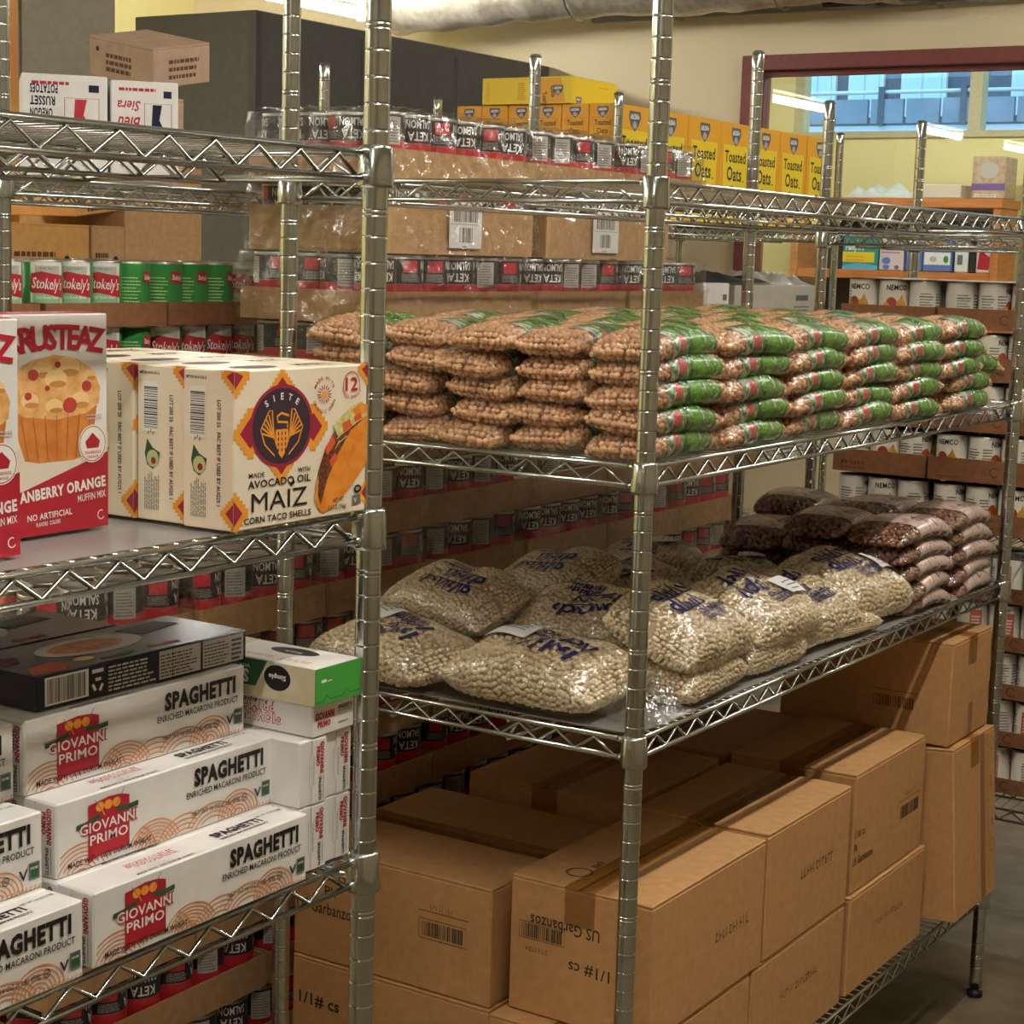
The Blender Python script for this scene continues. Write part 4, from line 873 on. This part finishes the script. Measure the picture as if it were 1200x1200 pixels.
patC = [[(-.30, .0)]+[(.006+.31*i, .31+.31*i) for i in range(6)], [(-.26, .18)]+[(.186+.455*i, .635+.455*i) for i in range(4)]]
LN = ['topmost', 'second', 'third', 'fourth', 'fifth', 'sixth', 'seventh', 'eighth', 'ninth', 'tenth', 'eleventh', 'twelfth', 'lowest']
for k in range(13):
    z = 1.588-PZ*k; pat = pats[k] if k < 3 else patB[k % 2] if k < 6 else patC[k % 2]
    for i, (a, b) in enumerate(pat):
        t = case('shrink-wrapped salmon case, %s layer of the stack, %s from the left' % (LN[k], ORD[i+1]), b-a, .304, (a, YS+random.uniform(-.004, .004), z), SAL, .073, .112, .078 if k == 1 else .055, GSm, wrap=k < 9, full=True, seed=k*3+i)
        if k == 1:
            p = Print(); p.rect(0, 0, 105, 108, WHITEI) if False else None
            x0 = 172 if i == 0 else 165
            panel(p, x0, 12, 102, 88, WHITEI, 1); p.barcode(x0+14, 58, 76, 30, BLACK, None, False, 5+i, 20); p.barcode(x0+30, 22, 44, 26, BLACK, None, False, 8+i, 14); p.stroke([(x0+4, 54), (x0+98, 54)], .8, GREY); p.lines(x0+40, 14, 20, 4, 1, GREY); p.build('barcode_label', t, (0, -.006, 0), (1, 0, 0), (0, 0, 1))
mb = MB(); mb.cbox((.385, YS+.006, 1.5838), (.95, YS+.303, 1.5868), .001); mb.build('slip_sheet', KRAFT2, label='thin cardboard slip sheet jutting out left under the topmost salmon layer', cat='cardboard')
pl = thing('wooden_pallet', 'wooden pallet under the stack of salmon cases', 'pallet', (-.32, .735, 0)); WOOD = grainy('pallet_wood', (150, 112, 72), (176, 136, 92), 12, .8, .05, 5, (1, 8, 8))
for y in (0, .13, .26):
    mb = MB(); mb.cbox((0, y, .024), (2.38, y+.04, .118), .002); mb.build('stringer', WOOD, pl)
for i in range(17):
    mb = MB(); mb.cbox((.01+i*.1425, -.01, .1185), (.1+i*.1425, .31, .1385), .002); mb.build('deck_board', WOOD, pl)
for i in range(6):
    mb = MB(); mb.cbox((.01+i*.455, -.01, .002), (.1+i*.455, .31, .0235), .002); mb.build('bottom_board', WOOD, pl)
# green beans
STW = ink('can_label_white', (232, 230, 220), .35); STG = ink('can_label_green', (60, 140, 70), .35); STR = ink('can_label_red', (186, 44, 56), .35)
f = Print()
panel(f, -30, 4, 60, 100, STW, 8); panel(f, -22, 84, 44, 14, PALE, 6); panel(f, -26, 6, 52, 48, ink('can_label_light_green', (150, 196, 150)), 6); f.text('NO SALT', 0, 92, 4, GREEN, 26, 'c')
f.poly([(-31, 57), (-27, 53), (-10, 53), (10, 49), (31, 45), (31, 77), (28, 83), (8, 85), (-12, 89), (-29, 85)], STR); f.text("Stokely's", 0, 60, 18, WHITEI, 55, 'c', -4, .016, .15); f.text('Cut Green Beans', 0, 44, 5, WHITEI, 40, 'c')
g = Print(); g.lines(-18, 14, 36, 70, 12, ink('pale_lime', (196, 220, 150)), .35, 4); g.poly([(22, 72), (50, 68), (52, 88), (24, 92)], STR); g.text("Stokely's", 37, 76, 9, WHITEI, 24, 'c', -4, .03)
STO = can_mesh('can', .0348, .108, ((.004, .104, STG),), ((f, 0), (g, pi)), 22)
for lay in range(2):
    for i, (a, b) in enumerate(((-.062, .078), (.090, .372), (.378, .655), (.662, .940))):
        case('brown tray of green and white vegetable cans, %s layer, %s from the left' % (('lower', 'upper')[lay], ORD[i+1]), b-a, .285, (a, 1.172, S2+.004+lay*.1115), STO, .0702, .108, .041, 'trays of vegetable cans behind the taco boxes', KRAFT3, False, 'vegetable_can_case', True, 5+i+lay)
# fruit cans on the right-hand unit: loose in trays, so every can is a thing of its own
NW = ink('can_label_cream', (214, 208, 192), .4); PEACH = ink('print_pear_yellow', (206, 156, 66)); APP = ink('print_peach_red', (176, 70, 50))
f = Print(); f.text('NEMCO', 0, 77, 12, BLACK, 48, 'c', bold=.02); f.ell(-12, 46, 13, 15, APP, 16); f.ell(11, 42, 12, 16, PEACH, 16); f.poly([(5, 54), (12, 68), (19, 52)], PEACH); f.ell(-24, 38, 9, 12, PEACH, 12)
g = Print(); g.lines(-20, 20, 30, 56, 9, GREY, .35, 4); g.lines(18, 30, 24, 46, 7, GREY, .4, 5); g.stroke([(-22, 64), (12, 64)], 1.2, BLACK)
FRU = can_mesh('fruit_can', .0362, .100, ((.004, .096, NW),), ((f, 0), (g, 2.2), (f, 3.9)), 20)
t1 = Print(); panel(t1, -14, 24, 28, 56, ink('tomato_label', (206, 110, 96)), 4); t1.lines(-10, 34, 20, 36, 5, WHITEI, .5, 2); t1.text('W', 0, 84, 6, BLACK, 8, 'c')
TOMC = can_mesh('soup_can', .0362, .098, ((.004, .094, NW),), ((t1, 0), (g, 2.1), (t1, 4.0)), 18)
XE = 1.952
def tray_row(z, spans, can, nm, layname, lab, trayh, pit=.0752):
    for i, (a, b) in enumerate(spans):
        w = round(a-b, 3); key = ('E', w, trayh)
        if key not in TRM: TRM[key] = tray_mesh(.30, w, trayh, KRAFT3)
        tt = obj('cardboard_tray', TRM[key], None, (XE, b, z), label='brown cardboard tray of %s, %s layer, %s from the left' % (lab, layname, ORD[i+1]), cat='tray', group='trays on the right-hand unit')
        p = Print(); p.text('fruit', 20, trayh*1000*.35, 9, DOT, 60) if i == 0 else p.arc(w*500, trayh*500, 10, 40, 320, 2.5, DOT); p.lines(20, 8, 70, 6, 1, DOT); p.build('tray_print', tt, (0, w, 0), (0, -1, 0), (0, 0, 1))
        n = int(round((w-.007)/pit)); py = (w-.007)/n
        for c in range(n):
            for r in range(2):
                q = obj(nm, can, None, (XE+.041+r*.0745, a-.0035-py*(c+.5), z+.0036), (0, 0, pi+random.choice((0, -2.2, -3.9, .5, -1.6, -2.5))))
                q['category'] = 'can'; q['group'] = '%s in %s layer tray %s' % (lab, layname, ORD[i+1])
                q['label'] = '%s in the %s layer, %s tray, %s row, %s can from left' % ({'fruit cans': 'pale fruit can', 'tomato cans': 'pale red-printed can'}[lab], layname, ('left', 'middle', 'right')[i], ('front', 'rear')[r], ORD[c+1])
                obj('can_lid', LID, q, (0, 0, can_h[nm]-.0046))
can_h = {'fruit_can': .1, 'soup_can': .098}
mb = MB(); mb.lathe([(.033, 0), (.0335, .0008), (.028, .0009), (.026, .0004), (.01, .0004)], 16); LID = mb.mesh('can_lid', TIN)
for k in range(5): tray_row(.8825+.1135*k, ((.560, .336), (.330, .022), (.016, -.292)), FRU, 'fruit_can', ('bottom', 'second', 'third', 'fourth', 'top')[k], 'fruit cans', .046+.006*(k % 2))
for k in range(5): tray_row(.2985+.1085*k, ((.560, .262), (.256, -.046), (-.052, -.350)), TOMC, 'soup_can', ('bottom', 'second', 'third', 'fourth', 'top')[k], 'tomato cans', .034)
# ---------------------------------------------------------------- cereal boxes on the back unit
OATP = ink('oat_box_yellow', (250, 220, 48), .4); OATD = ink('oat_box_amber', (226, 150, 36), .4); BADGE = ink('oat_badge_slate', (86, 90, 118)); BOWL = ink('print_bowl', (236, 226, 206)); SPOON = ink('print_spoon_red', (196, 58, 46)); OATBODY = ink('oat_box_card', (244, 178, 44), .4)
OW, OD, OH = .205, .0835, .305
def badge(p, cx, cy, s):
    p.poly([(cx-17*s, cy+14*s), (cx+17*s, cy+14*s), (cx+19*s, cy+4*s), (cx+12*s, cy-8*s), (cx, cy-17*s), (cx-12*s, cy-8*s), (cx-19*s, cy+4*s)], BADGE)
    scribble(p, cx-15*s, cy+3*s, 30*s, 9*s, 1, WHITEI, 4, 1.8*s); p.ell(cx, cy-7*s, 7*s, 6*s, PALE, 12)
t = thing('oat_cereal_box', '', 'cereal box'); mb = MB(); mb.cbox((0, 0, 0), (OW, OD, OH), .0015); mb.build('box_body', OATBODY, t)
p = Print(); p.poly([(16, 240), (189, 240), (180, 2), (25, 2)], OATP); p.stroke([(16, 240), (25, 2)], 3, OATD); p.stroke([(189, 240), (180, 2)], 3, OATD); badge(p, 102, 266, 1.75)
p.text('Toasted', 102, 190, 34, BLACK, 142, 'c', 0, .02); p.text('Oats', 98, 136, 42, BLACK, 100, 'c', 0, .02); p.stroke([(154, 136), (166, 136)], 3, BLACK)
p.ell(132, 72, 54, 48, BOWL, 24); p.ell(132, 66, 42, 34, OATD, 20); p.poly([(28, 84), (90, 106), (98, 118), (86, 122), (30, 102)], SPOON); on_front(p, t, OW, OD, OH)
p = Print(); p.stroke([(10, 268), (73, 268), (64, 216), (19, 216), (10, 268)], 2, OATD); badge(p, 42, 284, .95); p.text('Toasted', 42, 248, 15, BLACK, 50, 'c', 0, .01); p.text('Oats', 42, 226, 15, BLACK, 34, 'c', 0, .01); p.lines(16, 20, 50, 170, 24, OATD); on_left(p, t, OW, OD, OH)
po = Place(t); GO = 'yellow oat cereal boxes'
for i in range(7): po.put((2.277+i*.2088, 1.362, S1+.0035), (0, 0, R(random.uniform(-.4, .4))), 'yellow oat box in the front-facing row, %s from its left corner' % ORD[i+1], GO)
for j in range(1, 6): po.put((2.277+random.uniform(-.002, .002), 1.362+j*.0862, S1+.0035), (0, 0, 0), 'yellow oat box showing its narrow side, %s behind the corner box' % ORD[j], GO)
t = thing('oat_cereal_box', 'bright yellow oat box lying flat on top of the others', 'cereal box', (2.262, 1.495, S1+.0035+OH+.0005), (0, 0, 0), GO); mb = MB(); mb.cbox((0, 0, 0), (.245, .288, .072), .0015); mb.build('box_body', OATP, t)
p = Print(); p.poly([(170, 3), (270, 3), (255, 69), (160, 69)], OATBODY); p.text('Toasted', 196, 30, 14, BLACK, 44, 'l', -80, .02); p.text('Oats', 222, 46, 14, BLACK, 30, 'l', -80, .02); badge(p, 246, 36, .9); p.lines(14, 8, 12, 56, 10, OATD); p.lines(118, 12, 26, 48, 9, OATD); on_left(p, t, .245, .288, .072)
p = Print(); badge(p, 40, 8, .8); p.lines(150, 52, 60, 5, 1, OATD); on_front(p, t, .245, .288, .072)
# white cases and a bin bag under the oats
LOGO = ink('case_logo_slate', (84, 96, 92), .6)
def logo_case(label, w, d, h, loc, mat, seed):
    t = thing('printed_case', label, 'carton', loc, (0, 0, 0), 'white cases on the back unit'); mb = MB(); mb.cbox((0, 0, 0), (w, d, h), .003); mb.build('carton_body', mat, t); W, H = w*1000, h*1000; p = Print(); cx = W*.42 if W > 300 else W*.62; s = 1 if W > 300 else .6
    p.poly([(cx-60*s, 50), (cx-30*s, 78), (cx-18*s, 70), (cx, 96), (cx+22*s, 70), (cx+34*s, 80), (cx+62*s, 50)], LOGO); p.poly([(cx-74*s, 26), (cx-60*s, 46), (cx, 54), (cx+60*s, 46), (cx+74*s, 26), (cx, 36)], LOGO)
    p.rect(W*.74, H*.72, W*.16, H*.1, LOGO); p.lines(W*.72, H*.4, W*.2, H*.26, 4, LOGO, .4, seed); p.lines(W*.05, H*.5, W*.1, H*.2, 2, LOGO, .4, seed+1); on_front(p, t, w, d, h); return t
z2 = S2+.0035
logo_case('white case with dark mountain print, left of the grey one', .17, .4, .186, (2.862, 1.375, z2), WHITE, 1)
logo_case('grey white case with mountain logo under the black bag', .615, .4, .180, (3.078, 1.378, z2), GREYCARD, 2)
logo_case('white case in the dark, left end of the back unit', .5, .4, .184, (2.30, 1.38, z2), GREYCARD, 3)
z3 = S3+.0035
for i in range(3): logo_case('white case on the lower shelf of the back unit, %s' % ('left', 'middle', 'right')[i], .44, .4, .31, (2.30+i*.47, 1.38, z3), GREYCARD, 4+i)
def sheet(name, label, cat, loc, sx, sy, hz, mat, seed, n=22, edge=1, grp=None):      # a crumpled heap of thin film
    mb = MB(); o = Vector((seed*5.1, seed*2.3, seed)); V = []
    for i in range(n+1):
        for j in range(n+1):
            a, b = i/n-.5, j/n-.5; f = max(0, (1-4*a*a)*(1-4*b*b))**.6; q = Vector((a*sx, b*sy, .0015+hz*f*(.55+.75*noise.noise(Vector((a*5, b*5, 0))+o)+.22*noise.noise(Vector((a*17, b*17, 4))+o)))); q.z = max(q.z, .0012); V.append(q)
    F = [(i*(n+1)+j, (i+1)*(n+1)+j, (i+1)*(n+1)+j+1, i*(n+1)+j+1) for i in range(n) for j in range(n)]
    mb.add(V, F, 0, True); mb.add([(p.x, p.y, p.z-.001) for p in V], [f[::-1] for f in F], 0, True); return mb.build(name, mat, loc=loc, label=label, cat=cat, group=grp)
sheet('bin_bag', 'crumpled black plastic bag lying on the white cases', 'bag', (3.06, 1.53, z2+.1865), .62, .28, .045, ink('black_bag_plastic', (24, 22, 22), .7, .15), 3)
sheet('plastic_bag', 'crumpled clear plastic beside the black bag on the grey case', 'bag', (3.53, 1.52, z2+.1805), .32, .26, .06, film('cloudy_bag', .2, 20, .6, .2, (.95, .95, .9), .3), 8)
mb = MB(); mb.v = []; V = [(.02+.26*a/4, .62-.86*b/20, .0008+.004*abs(noise.noise(Vector((a*.9, b*.7, 2))))) for a in range(5) for b in range(21)]; F = [(a*21+b, a*21+b+1, (a+1)*21+b+1, (a+1)*21+b) for a in range(4) for b in range(20)]
mb.add(V, F, 0, True); mb.add([(x, y, z-.0005) for x, y, z in V], [f[::-1] for f in F], 0, True); mb.build('paper_sheet', ink('white_paper', (232, 230, 222), .6), loc=(XE-.02, -.06, .8825+.1135*4+.1045), label='white paper sheet spread over the topmost fruit cans', cat='paper')

# ---------------------------------------------------------------- dark cold room, locker and the boxes at the back left
COLD = grainy('dark_laminate', (92, 92, 94), (98, 98, 100), 30, .42, .01)
t = thing('cold_room', 'big dark grey box-like cold room against the back wall', 'cold room', (2.878, 3.139, 0)); cw_, cd_, ch_ = 1.915, .569, 2.275
mb = MB(); mb.cbox((0, 0, 0), (cw_, cd_, ch_), .004); mb.build('panel_body', COLD, t)
for a, b in (((-.004, -.004, 0), (.03, .03, ch_-.002)), ((.58, -.003, .002), (.6, .02, ch_-.03)), ((1.2, -.003, .002), (1.22, .02, ch_-.03))):
    mb = MB(); mb.cbox(a, b, .002); mb.build('panel_trim', ink('dark_trim', (78, 78, 80), .4), t)
LOCK = grainy('grey_locker_paint', (150, 146, 130), (158, 154, 138), 40, .6)
t = thing('steel_locker', 'tall grey steel locker at the far left behind the potato boxes', 'locker', (1.462, 2.75, 0)); mb = MB(); mb.cbox((0, 0, 0), (.36, .4, 2.45), .004); mb.build('locker_body', LOCK, t)
mb = MB(); mb.cbox((.008, -.012, .08), (.352, -.001, 2.43), .003); dr = mb.build('locker_door', LOCK, t); mb = MB(); mb.tube([(-.0+.02, -.028, 1.90), (.2, -.028, 1.902)], .009, 8); mb.tube([(.06, -.028, 1.9), (.06, -.012, 1.9)], .006, 6); mb.tube([(.16, -.028, 1.9), (.16, -.012, 1.9)], .006, 6); mb.build('bar_handle', ink('dark_steel', (80, 76, 70), .4), dr)
mb = MB(); mb.cbox((1.405, 2.74, 0), (1.458, 2.80, ZC), .003); mb.build('trim_1', grainy('orange_oak', (206, 146, 84), (224, 166, 100), 8, .5, 0, 5, (6, 6, 1)), kind='structure')
zt = S1+.0035; SPUD = WHITE
def spud(label, loc, rot, w, d, h, main, seed):
    t = thing('potato_box', label, 'carton', loc, rot, 'potato boxes on the back left unit'); mb = MB(); mb.cbox((0, 0, 0), (w, d, h), .002); mb.build('carton_body', SPUD, t); W, H = w*1000, h*1000; p = Print()
    p.lines(W*.12, H*.9, W*.55, H*.05, 1, RED, .6, seed)
    if main:
        for i, s in enumerate(('POTATOES', 'RUSSET', 'OREGON')): p.text(s, W*.1, H*(.82-.115*i)+H*.08, H*.085, NAVY, W*(.32-.03*i), 'r', 0, .03, 0, True)
        p.text('Siera', W*.12, H*.42, H*.14, RED, W*.34, 'r', 0, .03, .3, True)
    else: p.text('Siera', W*.1, H*.8, H*.1, RED, W*.34, 'r', 0, .02, .3, True); p.text('Bleu', W*.1, H*.64, H*.13, RED, W*.34, 'r', 0, .02, .3, True); p.lines(W*.1, H*.2, W*.3, H*.3, 4, RED, .3, 5)
    k = RED if main else NAVY; p.stroke([(W*.5, H*.25), (W*.5, H*.78), (W*.9, H*.78), (W*.9, H*.25), (W*.5, H*.25)], W*.008, k)
    p.poly([(W*.62, H*.77), (W*.76, H*.77), (W*.72, H*.62), (W*.78, H*.54), (W*.68, H*.44), (W*.74, H*.28), (W*.68, H*.28), (W*.6, H*.4), (W*.56, H*.3), (W*.52, H*.3), (W*.6, H*.5)], k); p.poly([(W*.74, H*.46), (W*.88, H*.28), (W*.82, H*.28), (W*.7, H*.44)], k); p.rect(W*.78, H*.84, W*.12, H*.07, NAVY); on_front(p, t, w, d, h)
aa = R(-41)
spud('white potato box with upside-down dark lettering, left of two', (.087, 1.222, zt), (0, 0, aa), .137, .16, .168, True, 1)
spud('white potato box with upside-down red script, right of two', (.087+.142*cos(aa), 1.222+.142*sin(aa), zt), (0, 0, aa), .110, .16, .164, False, 2)
GREYBOX = grainy('dusty_kraft_card', (176, 150, 128), (186, 160, 138), 30, .75)
carton('small brown box propping up the tilted carton at the back left', .105, .14, .184, (.622, 1.462, zt), (0, 0, 0), 'x', GREYBOX, tape=False)
dv = Vector((-.75, -.66, 0)); dv.normalize(); ax = Vector((0, 0, 1)).cross(dv); mt_ = Matrix.Rotation(R(15), 3, ax) @ Matrix.Rotation(R(-4), 3, 'Z')
t = carton('tilted brown carton leaning over the white potato boxes at upper left', .150, .185, .078, (.622, 1.445, 1.766), mt_.to_euler(), 'x', GREYBOX, tape=False)
p = Print(); p.lines(40, 16, 80, 44, 3, DOT, .5, 2); on_front(p, t, .15, .185, .078); p = Print(); p.lines(50, 16, 90, 40, 3, DOT, .6, 3); p.ell(26, 56, 5, 5, CINK, 10); on_left(p, t, .15, .185, .078)
# produce boxes behind, standing on big cartons
for i, x in enumerate((.90, 1.30)):
    for k in range(3): carton('large plain carton in the support stack behind the vegetable cans, %s %s' % (('left', 'right')[i], ('bottom', 'middle', 'top')[k]), .385, .40, .434, (x, 2.2, .435*k+.001), mat=KRAFT2, group='large cartons behind', tape=False)
ORK = grainy('orange_kraft_card', (208, 158, 92), (218, 168, 102), 40, .7)
for i, (x, w, mt, l) in enumerate(((.922, .266, ORK, 'orange brown produce box with a round hand hole'), (1.195, .112, KRAFT2, 'narrow produce box with a printed handle beside it'))):
    t = carton(l, w, .38, .205, (x, 2.2, 1.307), mat=mt, tape=False, group='produce boxes at the back'); p = Print(); p.lines(w*100, 110, w*500, 34, 2, DOT, .7, i); p.arc(w*500, 60, 34, 0, 180, 5, CINK); p.stroke([(w*500-34, 60), (w*500-34, 30), (w*500+34, 30), (w*500+34, 60)], 4, CINK); p.ell(w*1000*.72, 120, 9, 12, CINK, 12); on_front(p, t, w, .38, .205)
t = carton('flattened orange lid tipped over the produce boxes', .20, .3, .03, (1.165, 2.22, 1.532), (0, R(-7), R(4)), mat=ORK, tape=False, group='produce boxes at the back'); p = Print(); p.lines(40, 8, 110, 14, 1, DOT, .8, 4); on_front(p, t, .2, .3, .03)
carton('big plain brown box right of the produce boxes', .28, .38, .36, (1.312, 2.205, 1.307), mat=KRAFT2, tape=False, group='produce boxes at the back')

# ---------------------------------------------------------------- duct, conduit and camera under the ceiling
DUCT = grainy('duct_foil', (200, 192, 172), (226, 220, 204), 30, .38, .2, 4, (1, 1, 1), .55)
mb = MB(); V = []; nu, nt = 70, 22
for i in range(nu+1):
    y = 1.35+2.35*i/nu; bend = max(0, (y-3.1)/.6)
    for j in range(nt):
        a = 2*pi*j/nt; q = Vector((cos(a), y*2.2, sin(a))); r_ = .125*(1+.06*noise.noise(q*2.5)+.04*noise.noise(q*7))+.004*sin(y*160)+.035*bend
        V.append((4.45+r_*cos(a), y, 2.545+.02*noise.noise(Vector((y*2, 0, 0)))+r_*sin(a)))
mb.add(V, [(i*nt+j, i*nt+(j+1) % nt, (i+1)*nt+(j+1) % nt, (i+1)*nt+j) for i in range(nu) for j in range(nt)], 0, True); dct = thing('air_duct', 'crumpled silver foil duct hanging under the ceiling', 'duct', (0, 0, 0)); mb.build('duct_hose', DUCT, dct)
mb = MB(); mb.tube([(4.45, 1.2, 2.545), (4.45, 1.42, 2.545)], .132, 20); mb.build('duct_collar', ink('dark_duct_collar', (96, 90, 80), .4), dct)
for y in (1.9, 2.8):
    mb = MB(); mb.tube([(4.45+.133*cos(a), y, 2.545+.133*sin(a)) for a in [2*pi*k/16 for k in range(17)]]+[(4.585, y, ZC-.001)], .004, 5); mb.build('duct_strap', POST, dct)
cdt = thing('conduit_pipe', 'thin grey conduit running high along the back wall', 'pipe', (0, 0, 0)); mb = MB(); mb.tube([(4.74, 2.9, 2.452), (4.74, .2, 2.462)], .014, 8); mb.build('conduit', ink('conduit_grey', (150, 146, 136), .4), cdt)
for y in (2.5, 1.4, .6):
    mb = MB(); mb.box((4.72, y, 2.44), (4.8, y+.02, 2.48)); mb.build('pipe_clip', POST, cdt)
t = thing('wall_camera', 'small dark device fixed high on the wall above the window', 'device', (4.62, 1.62, 2.44)); mb = MB(); mb.cbox((0, 0, 0), (.1, .2, .07), .008); mb.build('device_body', ink('device_grey', (84, 82, 78), .4), t); mb = MB(); mb.cbox((.1, .08, .02), (.179, .12, .06), .003); mb.build('bracket', DARKPL, t); mb = MB(); mb.tube([(-.004, .15, .035), (-.03, .15, .03)], .026, 12); mb.build('lens', DARKPL, t)

# ---------------------------------------------------------------- oak bookcase beyond the glass
OAK = grainy('orange_oak_wood', (186, 112, 56), (206, 132, 72), 7, .45, 0, 5, (1, 1, 6))
bk = thing('oak_bookcase', 'orange oak bookcase in the room beyond the glass', 'bookcase', (8.0, 2.165, 0)); bw = 1.25
for nm, a, b in (('side_panel', (0, 0, 0), (.3, .045, 1.80)), ('side_panel', (0, bw-.045, 0), (.3, bw, 1.80)), ('top_board', (-.01, -.01, 1.80), (.31, bw+.01, 1.852)), ('shelf_board', (.005, .046, 1.39), (.28, bw-.046, 1.44)), ('shelf_board', (.005, .046, .95), (.28, bw-.046, 1.0)), ('shelf_board', (.005, .046, .5), (.28, bw-.046, .55))):
    mb = MB(); mb.cbox(a, b, .003); mb.build(nm, OAK, bk)
mb = MB(); mb.box((.285, .046, .02), (.299, bw-.046, 1.799)); mb.build('back_panel', ink('bookcase_back_dark', (62, 56, 54), .7), bk)
def parcel(label, y1, w, h, col, fn=None, d=.16, z=1.4405, name='baby_supply_pack', x=8.02):
    t = thing(name, label, 'package', (x, y1-w, z), (0, 0, 0), 'packs on the bookcase'); mb = MB(); mb.cbox((0, 0, 0), (d, w, h), .006); mb.build('pack_body', col, t)
    if fn: p = Print(); fn(p, w*1000, h*1000); on_left(p, t, d, w, h)
TEAL = ink('pack_teal', (40, 150, 150)); PINKW = ink('pack_pink_white', (220, 200, 204)); BLUEP = ink('pack_blue', (96, 124, 190)); 
def f1(p, W, H): p.rect(0, H*.22, W*.9, H*.3, YELLOW); p.poly([(0, 0), (W, 0), (W, H*.12), (W*.5, H*.2), (0, H*.12)], ink('pack_light_blue', (110, 180, 214))); p.text('Pampers', W*.08, H*.58, H*.17, WHITEI, W*.52, bold=.04); p.ell(W*.45, H*.82, W*.08, H*.06, ink('lime', (150, 200, 80)), 12); p.lines(W*.1, H*.26, W*.6, H*.2, 2, ORANGE)
def f2(p, W, H): p.ell(W*.3, H*.28, W*.18, H*.1, BLUEP, 14); p.ell(W*.3, H*.1, W*.14, H*.07, BLUEP, 14); p.lines(W*.1, H*.5, W*.8, H*.36, 4, MAROON, .3); p.ell(W*.74, H*.1, W*.1, H*.06, GREY, 10)
def f3(p, W, H): p.rect(W*.05, H*.2, W*.9, H*.35, WHITEI); p.rect(W*.1, H*.7, W*.7, H*.16, ORANGE); p.ell(W*.8, H*.36, W*.09, H*.1, GREEN, 12); p.ell(W*.35, H*.36, W*.12, H*.08, PALE, 12)
def f4(p, W, H): p.rect(W*.2, H*.2, W*.4, H*.25, GREY); p.lines(W*.15, H*.55, W*.7, H*.3, 4, GREY)
def f5(p, W, H): p.poly([(W*.1, H*.1), (W*.9, H*.08), (W*.95, H*.4), (W*.6, H*.5), (W*.4, H*.62), (W*.2, H*.5)], RED); p.lines(W*.2, H*.7, W*.6, H*.15, 2, MAROON)
parcel('teal and yellow nappy pack at the left of the oak shelf', 3.092, .216, .195, TEAL, f1); parcel('pale pink carton with two blue ovals on the oak shelf', 2.868, .146, .2, PINKW, f2); parcel('narrow blue pack, left of two on the oak shelf', 2.708, .045, .23, BLUEP); parcel('narrow blue pack, right of two on the oak shelf', 2.655, .043, .23, BLUEP)
parcel('blue and white wipes pack on the oak shelf', 2.606, .17, .2, BLUEP, f3); parcel('white carton with grey print on the oak shelf', 2.42, .078, .22, WHITE, f4); parcel('dark narrow carton on the oak shelf', 2.338, .042, .22, DARKPL); parcel('pack with a red figure on the oak shelf', 2.2955, .083, .22, PINKW, f5)
parcel('cereal carton with a purple band on top of the bookcase', 2.352, .19, .232, grainy('print_tan_picture', (176, 150, 120), (206, 180, 150), 30, .5), lambda p, W, H: (p.rect(0, H*.2, W, H*.16, ink('pack_purple', (110, 84, 150))), p.ell(W*.5, H*.68, W*.28, H*.2, PALE, 18), p.lines(W*.1, H*.04, W*.8, H*.1, 2, WHITEI)), .2, 1.8525, 'cereal_carton', 8.03)
sheet('plastic_bag', 'crumpled white plastic bag lying on the oak bookcase', 'bag', (8.14, 2.90, 1.853), .26, .42, .11, ink('white_bag_plastic', (226, 230, 214), .35), 12)
mb = MB(); mb.cbox((8.0, 2.40, 1.8535), (8.27, 2.66, 1.93), .004); mb.build('paper_stack', ink('cream_paper', (228, 214, 190), .7), label='cream stack of paper on the bookcase beside the white bag', cat='paper')
